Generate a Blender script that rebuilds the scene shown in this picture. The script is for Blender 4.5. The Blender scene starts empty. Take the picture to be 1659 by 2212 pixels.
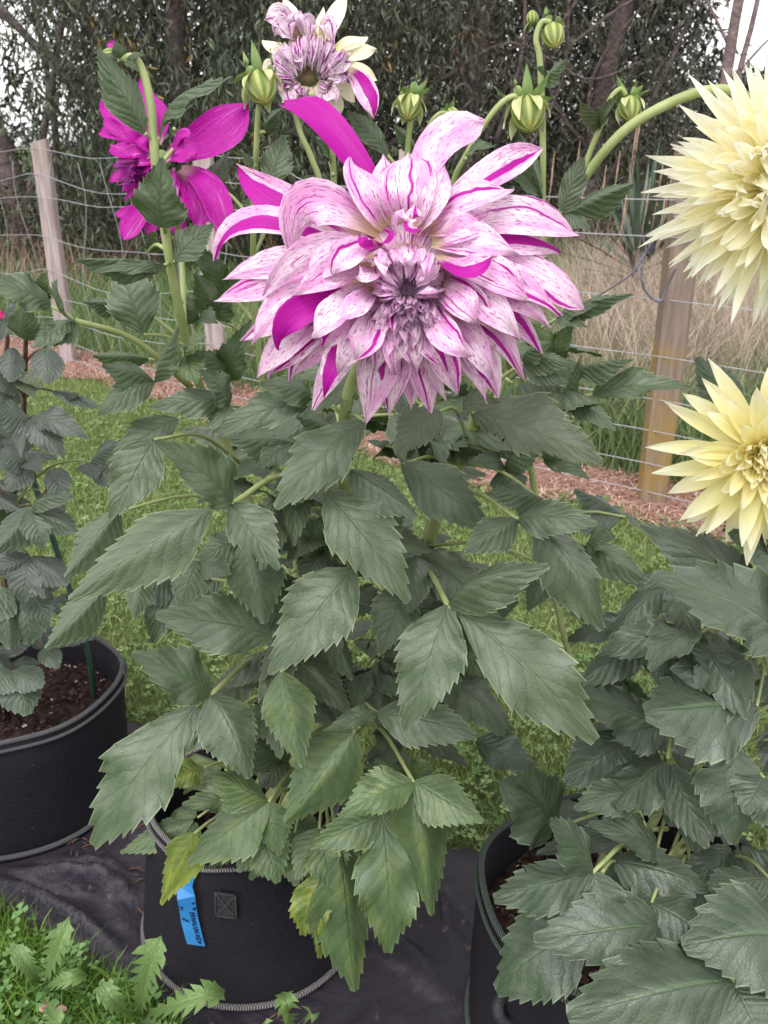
import bpy, math, random
import numpy as np
from mathutils import Vector, Matrix

# ---------------------------------------------------------------- camera, sky, sun, exposure
PITCH = math.radians(22.5); CAMH = 1.25; FPX = 1950.0; IW, IH = 1659.0, 2212.0
sc = bpy.context.scene
cam_d = bpy.data.cameras.new("camera"); cam = bpy.data.objects.new("camera", cam_d)
sc.collection.objects.link(cam); sc.camera = cam
cam.location = (0, 0, CAMH); cam.rotation_euler = (math.radians(90) - PITCH, 0, 0)
cam_d.sensor_fit = 'VERTICAL'; cam_d.sensor_height = 36.0; cam_d.sensor_width = 27.0
cam_d.lens = 36.0 * FPX / IH; cam_d.clip_start = 0.02; cam_d.clip_end = 500
cam_d.dof.use_dof = True; cam_d.dof.focus_distance = 0.86; cam_d.dof.aperture_fstop = 17.0

SUN_EL, SUN_AZ = math.radians(58), math.radians(200)      # soft overcast light, a little behind the camera
w = bpy.data.worlds.new("World"); sc.world = w; w.use_nodes = True
wn = w.node_tree; wn.nodes.clear()
sky = wn.nodes.new('ShaderNodeTexSky'); sky.sky_type = 'NISHITA'; sky.sun_disc = False
sky.sun_elevation = SUN_EL; sky.sun_rotation = SUN_AZ
sky.air_density = 1.0; sky.dust_density = 1.0; sky.ozone_density = 1.0
hs = wn.nodes.new('ShaderNodeHueSaturation'); hs.inputs['Saturation'].default_value = 0.04
bg = wn.nodes.new('ShaderNodeBackground'); bg.inputs['Strength'].default_value = 0.15
wo = wn.nodes.new('ShaderNodeOutputWorld')
wn.links.new(sky.outputs[0], hs.inputs['Color']); wn.links.new(hs.outputs[0], bg.inputs['Color'])
wn.links.new(bg.outputs[0], wo.inputs['Surface'])
sl = bpy.data.lights.new("sun", 'SUN'); so = bpy.data.objects.new("sun", sl); sc.collection.objects.link(so)
sl.energy = 1.0; sl.angle = math.radians(40); sl.color = (1.0, 0.97, 0.94)
sd = Vector((math.sin(SUN_AZ) * math.cos(SUN_EL), math.cos(SUN_AZ) * math.cos(SUN_EL), math.sin(SUN_EL)))
so.rotation_euler = sd.to_track_quat('Z', 'Y').to_euler(); so.location = sd * 20
sc.view_settings.view_transform = 'Standard'; sc.view_settings.look = 'None'
sc.view_settings.gamma = 1.0; sc.view_settings.exposure = 1.3

# ---------------------------------------------------------------- helpers
rnd = random.Random(7); rs = np.random.RandomState(11)
CP, SP = math.cos(PITCH), math.sin(PITCH)
Fw, Up, Rt = Vector((0, CP, -SP)), Vector((0, SP, CP)), Vector((1, 0, 0))
C0 = Vector((0, 0, CAMH))
def ray(px, py):                       # direction per unit depth of a point of the photograph (1659 x 2212 frame)
    return Fw + Rt * ((px - IW / 2) / FPX) + Up * ((IH / 2 - py) / FPX)
def atd(px, py, d): return C0 + ray(px, py) * d
def aty(px, py, Y):
    r = ray(px, py); return C0 + r * (Y / r.y)
def gnd(px, py, z=0.0):
    r = ray(px, py); return C0 + r * ((z - CAMH) / r.z)
def depth(P): return (P - C0).dot(Fw)
def m_per_px(P): return depth(P) / FPX

def new_mesh(name, V, F, uv=None, smooth=True, cols=None):
    me = bpy.data.meshes.new(name)
    V = np.asarray(V, dtype=np.float32).reshape(-1, 3)
    if isinstance(F, np.ndarray):
        n, k = F.shape
        me.vertices.add(len(V)); me.vertices.foreach_set('co', V.ravel())
        me.loops.add(n * k); me.loops.foreach_set('vertex_index', F.astype(np.int32).ravel())
        me.polygons.add(n); me.polygons.foreach_set('loop_start', np.arange(0, n * k, k, dtype=np.int32))
        me.update(calc_edges=True)
    else:
        me.from_pydata([tuple(v) for v in V.tolist()], [], [tuple(f) for f in F]); me.update()
    if uv is not None:
        uv = np.asarray(uv, dtype=np.float32)
        lay = me.uv_layers.new(name='UVMap'); vi = np.empty(len(me.loops), dtype=np.int32)
        me.loops.foreach_get('vertex_index', vi); lay.data.foreach_set('uv', uv[vi].ravel())
    if cols is not None:
        a = me.color_attributes.new('tint', 'FLOAT_COLOR', 'POINT')
        c = np.ones((len(V), 4), dtype=np.float32); c[:, :3] = cols; a.data.foreach_set('color', c.ravel())
    if smooth: me.polygons.foreach_set('use_smooth', [True] * len(me.polygons))
    return me

def link(name, data, mat=None, parent=None, **props):
    o = bpy.data.objects.new(name, data); sc.collection.objects.link(o)
    if mat is not None and data is not None and not data.materials: data.materials.append(mat)
    if parent is not None:
        o.parent = parent
        o.matrix_parent_inverse = Matrix.Translation(-Vector(parent.get('_o', (0, 0, 0))))
    for k, v in props.items(): o[k] = v
    return o
def thing(name, label, cat, loc=(0, 0, 0), group=None):
    o = link(name, None); o.location = loc; o.empty_display_size = .05
    o['label'] = label; o['category'] = cat; o['_o'] = tuple(loc)
    if group: o['group'] = group
    THINGS.append(o); return o
THINGS = []

class MB:                               # collects shapes for ONE mesh
    def __init__(s): s.V = []; s.F = []; s.U = []
    def add(s, V, F, U):
        b = len(s.V); s.V += [tuple(v) for v in V]; s.F += [tuple(i + b for i in f) for f in F]; s.U += [tuple(u) for u in U]
    def mesh(s, name, smooth=True): return new_mesh(name, s.V, s.F, s.U, smooth)

def catmull(P, n):
    P = [Vector(p) for p in P]
    if len(P) == 2: return [P[0].lerp(P[1], i / n) for i in range(n + 1)]
    Q = [P[0] * 2 - P[1]] + P + [P[-1] * 2 - P[-2]]; out = []
    segs = len(P) - 1
    for i in range(n + 1):
        t = i / n * segs; k = min(int(t), segs - 1); t -= k
        a, b, c, d = Q[k:k + 4]
        out.append(.5 * ((2 * b) + (c - a) * t + (2 * a - 5 * b + 4 * c - d) * t * t + (3 * b - a - 3 * c + d) * t ** 3))
    return out
def tube(mb, P, R, n=None, k=8, cap=True, wob=0):
    n = n or max(4, 4 * (len(P) - 1)); Q = catmull(P, n)
    if not isinstance(R, (list, tuple)): R = [R, R]
    V, F, U = [], [], []
    nrm = None; L = 0
    for i, q in enumerate(Q):
        t = (Q[min(i + 1, n)] - Q[max(i - 1, 0)]).normalized()
        if nrm is None: nrm = t.orthogonal().normalized()
        nrm = (nrm - t * nrm.dot(t)).normalized(); b = t.cross(nrm)
        f = i / n * (len(R) - 1); j = min(int(f), len(R) - 2); r = R[j] + (R[j + 1] - R[j]) * (f - j)
        if i: L += (q - Q[i - 1]).length
        for a in range(k):
            an = 2 * math.pi * a / k; rr = r * (1 + wob * rnd.uniform(-1, 1))
            V.append(q + (nrm * math.cos(an) + b * math.sin(an)) * rr); U.append((a / k, L))
    for i in range(n):
        for a in range(k):
            F.append((i * k + a, i * k + (a + 1) % k, (i + 1) * k + (a + 1) % k, (i + 1) * k + a))
    if cap:
        F.append(tuple(range(k - 1, -1, -1))); F.append(tuple(n * k + a for a in range(k)))
    mb.add(V, F, U)

# ---------------------------------------------------------------- materials
class NT:
    def __init__(s, name):
        s.m = bpy.data.materials.new(name); s.m.use_nodes = True; s.t = s.m.node_tree; s.t.nodes.clear()
        s.out = s.t.nodes.new('ShaderNodeOutputMaterial')
    def n(s, ty, ins=None, **kw):
        nd = s.t.nodes.new('ShaderNode' + ty)
        for k, v in kw.items(): setattr(nd, k, v)
        for k, v in (ins or {}).items(): s.set(nd.inputs[k], v)
        return nd
    def set(s, sock, v):
        if hasattr(v, 'is_output') or isinstance(v, bpy.types.NodeSocket): s.t.links.new(v, sock)
        elif isinstance(v, tuple) and len(v) == 3 and sock.type == 'RGBA': sock.default_value = v + (1,)
        else: sock.default_value = v
    def math(s, op, a, b=0.0, c=0.0):
        nd = s.t.nodes.new('ShaderNodeMath'); nd.operation = op
        for i, v in enumerate((a, b, c)): s.set(nd.inputs[i], v)
        return nd.outputs[0]
    def ss(s, x, lo, hi):
        nd = s.n('MapRange', {'Value': x, 'From Min': lo, 'From Max': hi}, interpolation_type='SMOOTHSTEP'); return nd.outputs[0]
    def mix(s, f, a, b, mode='MIX'):
        nd = s.t.nodes.new('ShaderNodeMix'); nd.data_type = 'RGBA'; nd.blend_type = mode
        s.set(nd.inputs[0], f); s.set(nd.inputs[6], a); s.set(nd.inputs[7], b); return nd.outputs[2]
    def noise(s, vec, scale, detail=2, rough=.5):
        i = {'Scale': scale, 'Detail': detail, 'Roughness': rough}
        if vec is not None: i['Vector'] = vec
        return s.n('TexNoise', i).outputs['Fac']
    def uv(s):
        u = s.n('UVMap', uv_map='UVMap'); x = s.n('SeparateXYZ', {0: u.outputs[0]}); return u.outputs[0], x.outputs[0], x.outputs[1]
    def vec(s, x, y, z=0.0): return s.n('CombineXYZ', {0: x, 1: y, 2: z}).outputs[0]
    def obj(s): return s.n('TexCoord').outputs['Object']
    def rand(s): return s.n('ObjectInfo').outputs['Random']
    def bump(s, h, dist, strength=1.0): return s.n('Bump', {'Height': h, 'Distance': dist, 'Strength': strength}).outputs[0]
    def princ(s, col, rough=.6, spec=.4, normal=None, **kw):
        i = {'Base Color': col, 'Roughness': rough, 'Specular IOR Level': spec}
        if normal is not None: i['Normal'] = normal
        i.update(kw); return s.n('BsdfPrincipled', i).outputs[0]
    def done(s, sh):
        s.t.links.new(sh, s.out.inputs['Surface']); return s.m
    def leafy(s, col, tcol, amt, rough, spec, normal=None):
        p = s.princ(col, rough, spec, normal)
        tr = s.n('BsdfTranslucent', {'Color': tcol})
        if normal is not None: s.set(tr.inputs['Normal'], normal)
        return s.n('MixShader', {0: amt, 1: p, 2: tr.outputs[0]}).outputs[0]

def leaf_mat(name, c1, c2, rim, rough=.46, spec=.6, tr=(.10, .2, .03), spots=0.0, yel=0.0, nv=8.0):
    m = NT(name); uv, u, v = m.uv(); r = m.rand()
    au = m.math('ABSOLUTE', u)
    jig = m.math('MULTIPLY', m.math('SUBTRACT', m.noise(m.vec(m.math('MULTIPLY', u, 2.0), m.math('MULTIPLY', v, 7.0), m.math('MULTIPLY', r, 31.0)), 1.0, 2), .5), .75)
    ph = m.math('ADD', m.math('SUBTRACT', m.math('MULTIPLY', v, nv), m.math('MULTIPLY', m.math('POWER', au, .85), 2.3)), jig)
    saw = m.math('ABSOLUTE', m.math('SUBTRACT', m.math('FRACT', ph), .5))      # 0.5 on the side veins
    vein = m.ss(saw, .43, .49); mid = m.ss(au, .06, .015)
    ob = m.obj()
    off = m.vec(m.math('MULTIPLY', r, 37.0), m.math('MULTIPLY', r, 11.0))
    sh = m.n('VectorMath', {0: uv, 1: off}, operation='ADD').outputs[0]
    n1 = m.noise(sh, 3.0, 4); n2 = m.noise(sh, 28.0, 3)
    col = m.mix(m.ss(n1, .3, .75), c1, c2)
    col = m.mix(m.math('MULTIPLY', r, .45), col, m.mix(.5, col, (.055, .085, .060)))
    col = m.mix(m.math('MULTIPLY', vein, .42), col, (.030, .050, .028))
    col = m.mix(m.math('MULTIPLY', mid, .5), col, (.09, .14, .06))
    col = m.mix(m.math('MULTIPLY', m.ss(n2, .55, .8), .25), col, tuple(x * 1.7 for x in c2))
    if spots:
        sp = m.ss(m.noise(sh, 16.0, 5, .7), .60, .72)
        col = m.mix(m.math('MULTIPLY', sp, spots), col, (.26, .28, .20))
        sp2 = m.ss(m.noise(sh, 60.0, 2), .66, .72)
        col = m.mix(m.math('MULTIPLY', sp2, spots), col, (.40, .42, .36))
    if yel:
        col = m.mix(m.math('MULTIPLY', m.ss(m.noise(sh, 2.0, 3), .42, .7), yel), col, (.30, .33, .05))
    col = m.mix(m.math('MULTIPLY', m.ss(au, .955, .99), .6), col, rim)
    h = m.math('SUBTRACT', m.math('POWER', m.math('SUBTRACT', 1.0, m.math('MULTIPLY', saw, 2.0)), .6), m.math('MULTIPLY', mid, 1.2))
    h = m.math('ADD', m.math('MULTIPLY', h, .6), m.math('MULTIPLY', n2, .25))
    vo = m.n('TexVoronoi', {'Vector': m.vec(m.math('MULTIPLY', u, 9.0), m.math('MULTIPLY', v, 34.0), r), 'Scale': 1.0}, feature='DISTANCE_TO_EDGE').outputs['Distance']
    h = m.math('ADD', h, m.math('MULTIPLY', m.ss(vo, .0, .35), .14))
    nb = m.bump(h, .0018, .7)
    return m.done(m.leafy(col, tr, .14, rough, spec, nb))

def petal_mat(name, white, pink, base, dash, stripe_col, dashamt=.55, pinkamt=.5, basev=.22, tip=None, trans=.25):
    m = NT(name); uv, u, v = m.uv(); r = m.rand()
    L = m.n('Attribute', attribute_name='plen', attribute_type='OBJECT').outputs['Fac']     # length in metres
    W = m.n('Attribute', attribute_name='pwid', attribute_type='OBJECT').outputs['Fac']
    sp = m.n('Attribute', attribute_name='stripe_at', attribute_type='OBJECT').outputs['Fac']
    sw = m.n('Attribute', attribute_name='stripe_half', attribute_type='OBJECT').outputs['Fac']
    um = m.math('MULTIPLY', u, W); vm = m.math('MULTIPLY', v, L)
    R = m.math('MULTIPLY', r, 50.0)
    n1 = m.noise(m.vec(m.math('MULTIPLY', um, 1250.0), m.math('ADD', m.math('MULTIPLY', vm, 135.0), R), R), 1.0, 1.5)
    n2 = m.noise(m.vec(m.math('MULTIPLY', um, 420.0), m.math('ADD', m.math('MULTIPLY', vm, 16.0), R), R), 1.0, 2)
    n3 = m.noise(m.vec(m.math('MULTIPLY', u, 1.3), m.math('ADD', m.math('MULTIPLY', v, 2.2), R), R), 1.0, 2)
    pk = m.math('MULTIPLY', m.ss(n3, .35, .68), pinkamt)
    col = m.mix(pk, white, pink)
    if tip: col = m.mix(m.ss(v, .55, 1.0), col, tip)
    den = m.math('MULTIPLY', m.math('SUBTRACT', n3, .5), -.10)
    d1 = m.ss(m.math('ADD', n1, m.math('MULTIPLY', den, 1.0)), .565, .635)
    col = m.mix(m.math('MULTIPLY', d1, dashamt), col, dash)
    d2 = m.ss(n2, .645, .69)
    col = m.mix(m.math('MULTIPLY', d2, min(1, dashamt * 1.5)), col, stripe_col)
    col = m.mix(m.math('MULTIPLY', m.ss(v, basev, .03), .85), col, base)
    wob = m.math('MULTIPLY', m.math('SUBTRACT', m.noise(m.vec(m.math('MULTIPLY', v, 3.0), R), 1.0, 2), .5), .5)
    dd = m.math('ABSOLUTE', m.math('SUBTRACT', m.math('ADD', u, wob), sp))
    st = m.ss(m.math('SUBTRACT', sw, dd), -.02, .05)
    st = m.math('MULTIPLY', st, m.ss(v, .06, .20))
    fib = m.noise(m.vec(m.math('MULTIPLY', um, 700.0), m.math('MULTIPLY', vm, 9.0), R), 1.0, 2)
    sc2 = m.mix(m.math('MULTIPLY', m.ss(fib, .45, .75), .35), stripe_col, tuple(min(1, x * 1.5 + .02) for x in stripe_col))
    col = m.mix(st, col, sc2)
    nb = m.bump(m.noise(m.vec(m.math('MULTIPLY', um, 500.0), m.math('MULTIPLY', vm, 7.0), R), 1.0, 2), .0012, .6)
    return m.done(m.leafy(col, col, trans, .5, .25, nb))

def simple(name, col, col2=None, scale=8, rough=.7, spec=.3, bscale=None, bdist=.002, tint=False, detail=4, translu=None):
    m = NT(name); ob = m.obj()
    c = m.mix(m.ss(m.noise(ob, scale, detail), .3, .7), col, col2 or col)
    if tint:
        a = m.n('VertexColor', layer_name='tint').outputs[0]; c = m.mix(1.0, c, a, 'MULTIPLY')
    nb = m.bump(m.noise(ob, bscale, 4), bdist) if bscale else None
    if translu: return m.done(m.leafy(c, c, translu, rough, spec, nb))
    return m.done(m.princ(c, rough, spec, nb))

M = {}
M['leaf'] = leaf_mat('dahlia_leaf', (.070, .098, .054), (.106, .140, .080), (.32, .38, .22))
M['leaf_low'] = leaf_mat('dahlia_leaf_lower', (.068, .108, .044), (.100, .150, .066), (.26, .33, .13), yel=.16)
M['leaf_yellow'] = leaf_mat('dahlia_leaf_yellowing', (.11, .17, .03), (.19, .23, .04), (.3, .33, .10), yel=.7, tr=(.25, .3, .03))
M['leaf_olive'] = leaf_mat('dahlia_leaf_olive', (.072, .086, .052), (.104, .122, .074), (.28, .30, .15))
M['leaf_right'] = leaf_mat('yellow_dahlia_leaf', (.048, .070, .044), (.078, .104, .066), (.20, .25, .15), rough=.40, spots=.32)
M['leaf_left'] = leaf_mat('mildewed_leaf', (.050, .062, .052), (.078, .090, .078), (.10, .13, .08), rough=.45, spots=.08)
MAG = (.38, .003, .27); DSH = (.30, .012, .22)
M['petal'] = petal_mat('striped_petal', (.84, .66, .78), (.68, .27, .56), (.62, .50, .26), DSH, MAG, .68, .85)
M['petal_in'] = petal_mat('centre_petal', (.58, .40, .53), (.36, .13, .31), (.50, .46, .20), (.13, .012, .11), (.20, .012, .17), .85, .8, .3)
M['petal_fade'] = petal_mat('faded_petal', (.74, .60, .66), (.55, .33, .52), (.80, .74, .50), (.22, .03, .20), (.30, .03, .26), .85, .6, .45)
M['petal_cream'] = petal_mat('cream_petal', (.86, .80, .62), (.84, .76, .50), (.60, .58, .22), (.8, .7, .5), (.8, .7, .5), .1, .4, .3, trans=.3)
M['petal_purple'] = petal_mat('purple_petal', (.42, .004, .30), (.31, .003, .21), (.60, .40, .40), (.62, .14, .50), (.66, .30, .58), .18, .6, .2)
M['petal_purple_c'] = petal_mat('purple_floret', (.20, .01, .16), (.14, .008, .12), (.4, .25, .2), (.3, .04, .25), (.4, .1, .35), .3, .6, .2)
M['petal_yellow'] = petal_mat('pale_yellow_petal', (.95, .91, .70), (.94, .88, .56), (.86, .78, .26), (.86, .78, .5), (.8, .7, .4), .08, .6, .45, tip=(.97, .95, .85), trans=.55)
M['petal_lemon'] = petal_mat('lemon_petal', (.86, .80, .44), (.85, .76, .32), (.72, .60, .08), (.86, .78, .5), (.8, .7, .4), .06, .6, .35, tip=(.92, .88, .68), trans=.52)
M['stem'] = simple('green_stem', (.25, .30, .11), (.34, .38, .17), 30, .5, .4, translu=.06)
M['stem_dark'] = simple('olive_stem', (.10, .14, .045), (.15, .18, .07), 30, .5, .4)
M['stem_red'] = simple('plum_stem', (.07, .035, .03), (.10, .06, .04), 30, .5, .4)
M['bract'] = simple('bract_green', (.14, .22, .06), (.20, .28, .10), 40, .5, .4, translu=.15)
M['bract_pale'] = simple('bract_cream', (.55, .55, .30), (.42, .46, .18), 60, .55, .3, translu=.2)
M['disc'] = simple('flower_disc', (.20, .17, .08), (.30, .26, .13), 300, .7, .3, 900, .002)

# ---------------------------------------------------------------- the ground
def tintmat(name, rough=.6, spec=.25, tr=.2):
    m = NT(name); a = m.n('VertexColor', layer_name='tint').outputs[0]
    return m.done(m.leafy(a, a, tr, rough, spec))
M['blade'] = tintmat('grass_blade'); M['dry'] = tintmat('dry_grass', .8, .1, .15); M['foliage'] = tintmat('tree_foliage', .5, .35, .15)

FA, FB = Vector((.99, 3.11, 0)), Vector((-1.885, 5.34, 0))      # first and last post seen
FD = (FB - FA).normalized(); FN = Vector((FD.y, -FD.x, 0))
if FN.y > 0: FN = -FN                                           # towards the garden
def side(x, y): return (x - FA.x) * FN.x + (y - FA.y) * FN.y    # metres in front of the fence

def sheet(name, pts, z, mat, sub=0, fz=None):
    V = [(p[0], p[1], z) for p in pts]
    return new_mesh(name, V, [tuple(range(len(V)))], [(p[0], p[1]) for p in pts], False)

def ground_mat():
    m = NT('soil_and_turf'); ob = m.obj()
    a = m.ss(m.noise(ob, 2.5, 5), .3, .7); b = m.ss(m.noise(ob, 60, 4), .35, .7)
    c = m.mix(a, (.075, .11, .035), (.11, .15, .05)); c = m.mix(m.math('MULTIPLY', b, .6), c, (.05, .045, .025))
    return m.done(m.princ(c, .9, .1, m.bump(m.noise(ob, 45, 5), .02)))
G = link('lawn', new_mesh('lawn', [(-90, -10, 0), (90, -10, 0), (90, 160, 0), (-90, 160, 0)], [(0, 1, 2, 3)], [(0, 0), (1, 0), (1, 1), (0, 1)], False), ground_mat(), kind='structure')

MAT = [gnd(-160, 1830), gnd(0, 1975), gnd(110, 2040), gnd(190, 2095), gnd(260, 2128), gnd(330, 2170), gnd(385, 2230), Vector((-.2, .70, 0)), Vector((.9, .45, 0)),
       Vector((1.0, .9, 0)), Vector((.62, 1.17, 0)), gnd(1075, 1850), gnd(960, 1840), Vector((.02, 1.42, 0)), Vector((-.28, 1.52, 0)), gnd(300, 1568), gnd(180, 1560), Vector((-1.3, 1.9, 0)), Vector((-1.5, 1.62, 0))]
def inpoly(x, y, P):
    c = False; j = len(P) - 1
    for i in range(len(P)):
        if (P[i].y > y) != (P[j].y > y) and x < (P[j].x - P[i].x) * (y - P[i].y) / (P[j].y - P[i].y) + P[i].x: c = not c
        j = i
    return c
POTS = [('left', Vector((-.745, 1.50, 0)), .205, .222, .27), ('mid', Vector((-.225, 1.174, 0)), .182, .150, .262), ('right', Vector((.335, .97, 0)), .205, .200, .28)]
def inpot(x, y, g=0.0): return any((x - c.x) ** 2 + (y - c.y) ** 2 < (rb + g) ** 2 for _, c, rb, rt, h in POTS)
def mulch_half(x): return .20 + .05 * math.sin(x * 5.1) + .03 * math.sin(x * 13.7 + 1)

def blades(name, XY, H, W, lean, C1, C2, mat, seed, bend=.5, z0=0., kind='stuff', segs=2, **props):
    """many separate grass blades, one mesh"""
    r = np.random.RandomState(seed); n = len(XY)
    th = r.uniform(0, 2 * np.pi, n); ph = r.uniform(0, 2 * np.pi, n)
    h = H if isinstance(H, np.ndarray) else r.uniform(H[0], H[1], n)
    wd = r.uniform(W[0], W[1], n); ln = r.uniform(lean[0], lean[1], n) * h
    dx, dy = np.cos(th), np.sin(th); sx, sy = np.cos(ph), np.sin(ph)
    rows = []
    for k in range(segs + 1):
        t = k / segs; off = ln * t ** (1 + bend * 1.6); zz = z0 + h * t * (1 - .25 * (ln / np.maximum(h, 1e-4)) * t); ww = wd * (1 - t) ** .6 * .5
        cx, cy = XY[:, 0] + dx * off, XY[:, 1] + dy * off
        if k < segs:
            rows.append(np.stack([cx - sx * ww, cy - sy * ww, zz], 1)); rows.append(np.stack([cx + sx * ww, cy + sy * ww, zz], 1))
        else: rows.append(np.stack([cx, cy, zz], 1))
    nv = 2 * segs + 1; V = np.stack(rows, 1).reshape(-1, 3)
    b = (np.arange(n) * nv)[:, None]; T = []
    for k in range(segs - 1):
        o = 2 * k; T.append(np.concatenate([b + o, b + o + 1, b + o + 3], 1)); T.append(np.concatenate([b + o, b + o + 3, b + o + 2], 1))
    o = 2 * (segs - 1); T.append(np.concatenate([b + o, b + o + 1, b + o + 2], 1))
    f = r.uniform(0, 1, (n, 1)) ** 1.3; c = np.array(C1) * (1 - f) + np.array(C2) * f; c = c * r.uniform(.75, 1.25, (n, 1))
    me = new_mesh(name, V, np.concatenate(T, 0), None, False, np.repeat(c, nv, 0))
    return link(name, me, mat, kind=kind, **props)

def scatter(n, x0, x1, y0, y1, test, seed, px=2.0):
    r = np.random.RandomState(seed); out = []
    while len(out) < n:
        x, y = r.uniform(x0, x1), y0 + (y1 - y0) * r.uniform() ** px
        if test(x, y): out.append((x, y))
    return np.array(out)
def inview(x, y, m=.25):                # roughly what the camera (or one a step aside) can see of the ground
    d = y * CP + CAMH * SP; return abs(x) < d * .43 + m
def on_lawn(x, y):
    return inview(x, y) and side(x, y) > mulch_half(x) - .03 and not inpoly(x, y, MAT)
LG1, LG2 = (.13, .19, .05), (.35, .41, .165)
P = scatter(105000, -2.6, 2.2, .62, 5.2, on_lawn, 1, 1.25)
blades('lawn_grass', P, (.012, .038), (.0018, .0042), (.2, 1.1), LG1, LG2, M['blade'], 2, label='short mown green grass of the lawn', category='grass')
def near_corner(x, y): return not inpoly(x, y, MAT) and y < 1.6 and x < -.2 and inview(x, y, .1) and not inpot(x, y)
P = scatter(8500, -1.0, -.2, .62, 1.5, near_corner, 3, 1.0)
blades('corner_grass', P, (.025, .075), (.0018, .0040), (.3, 1.0), (.07, .16, .02), (.21, .33, .06), M['blade'], 4, segs=3, label='longer lush grass in the corner beside the black weed mat', category='grass')

def clover(name, XY, z, size, c1, c2, seed, label):
    r = np.random.RandomState(seed); V = []; T = []; C = []
    ang = np.linspace(-1.15, 1.15, 6)
    for (x, y) in XY:
        h = r.uniform(*z); s = r.uniform(*size); a0 = r.uniform(0, 6.28); tx, ty = r.normal(0, .25, 2); c = np.array(c1) + (np.array(c2) - np.array(c1)) * r.uniform() ** 1.5
        for k in range(3):
            a = a0 + k * 2.094; b = len(V); V.append((x, y, h))
            for q in ang:
                rr = s * (1 - .10 * (abs(q) < .2)) * (.9 + .2 * math.cos(q)); aa = a + q * .52
                dx, dy = math.cos(aa) * rr, math.sin(aa) * rr; V.append((x + dx, y + dy, h + dx * tx + dy * ty + .15 * s * abs(q)))
            T += [(b, b + i, b + i + 1) for i in range(1, 6)]; C += [c * (0.9 + .2 * r.uniform())] * 7
    me = new_mesh(name, V, np.array(T), None, False, np.array(C))
    return link(name, me, M['blade'], kind='stuff', label=label, category='clover')
P = scatter(400, -1.0, -.2, .62, 1.45, near_corner, 5, 1.0)
clover('corner_clover', P, (.02, .06), (.007, .013), (.09, .19, .05), (.20, .32, .12), 6, 'round clover leaves among the corner grass beside the weed mat')
P = scatter(6500, -2.4, 2.0, 1.2, 4.6, on_lawn, 7, 1.2)
clover('lawn_clover', P, (.012, .03), (.006, .012), (.08, .16, .04), (.24, .33, .13), 8, 'small clover leaves mixed through the mown lawn')

# pine mulch under the fence
M['mulch'] = simple('red_mulch', (.17, .075, .055), (.42, .26, .21), 55, .95, .1, 90, .02)
pts = []
s0 = np.linspace(-2.2, 5.6, 60)
mv = []
for s in s0:
    c = FA + FD * s; mv.append((c + FN * mulch_half(c.x), c - FN * mulch_half(c.x + 3)))
V = [(a.x, a.y, .004) for a, b in mv] + [((a.x + b.x) / 2, (a.y + b.y) / 2, .022) for a, b in mv] + [(b.x, b.y, .004) for a, b in mv]
n = len(mv); Fq = [(i + k * n, i + 1 + k * n, i + 1 + (k + 1) * n, i + (k + 1) * n) for k in range(2) for i in range(n - 1)]
link('mulch_strip', new_mesh('mulch_strip', V, Fq, [(v[0], v[1]) for v in V]), M['mulch'], kind='structure')
def on_mulch(x, y): return abs(side(x, y)) < mulch_half(x) + .03 and inview(x, y, .5)
P = scatter(30000, -2.9, 2.3, 2.2, 6.4, on_mulch, 9, 1.0)
blades('mulch_needles', P, (.014, .04), (.004, .009), (1.0, 3.5), (.26, .11, .08), (.72, .52, .44), M['dry'], 10, z0=.008, label='reddish pine needle mulch spread along the fence line', category='mulch')

# rough pasture and dry stalks behind the fence
def behind(x, y): return side(x, y) < -.17 and abs(x) < .48 * y + .8
P = scatter(60000, -5.5, 5.5, 3.0, 11.5, behind, 12, 1.5)
hh = np.random.RandomState(13).uniform(.10, .34, len(P)) * (1 + .5 * (P[:, 0] > .2))
blades('rough_grass', P, hh, (.004, .009), (.2, .9), (.075, .130, .045), (.26, .33, .15), M['blade'], 14, segs=3, label='rough uncut green pasture grass beyond the wire fence', category='grass')
def dryzone(x, y): return side(x, y) < -1.0 - .3 * math.sin(x * 4.1) and .2 < x / y * 1 < .62 and y < 7.5
P = scatter(17000, .4, 4.0, 3.2, 7.5, dryzone, 15, 1.1)
hh = np.random.RandomState(16).uniform(.25, .95, len(P)) * (1 - .3 * np.random.RandomState(17).uniform(0, 1, len(P)))
blades('dry_grass', P, hh, (.002, .005), (.1, 1.0), (.34, .25, .20), (.62, .51, .42), M['dry'], 18, segs=3, label='tall tan dry grass standing behind the right fence post', category='grass')
def dryleft(x, y): return side(x, y) < -.5 and x < 0 and math.sin(x * 2.3 + 2.2) + math.sin(y * 1.7) > .4 and abs(x) < .5 * y
P = scatter(1300, -5, 0, 5, 10.5, dryleft, 19, 1.0)
blades('dry_grass_clumps', P, (.2, .6), (.005, .010), (.1, .6), (.20, .13, .10), (.40, .28, .22), M['dry'], 20, segs=3, label='brownish dry grass clumps at the foot of the trees behind the left post', category='grass')
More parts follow.
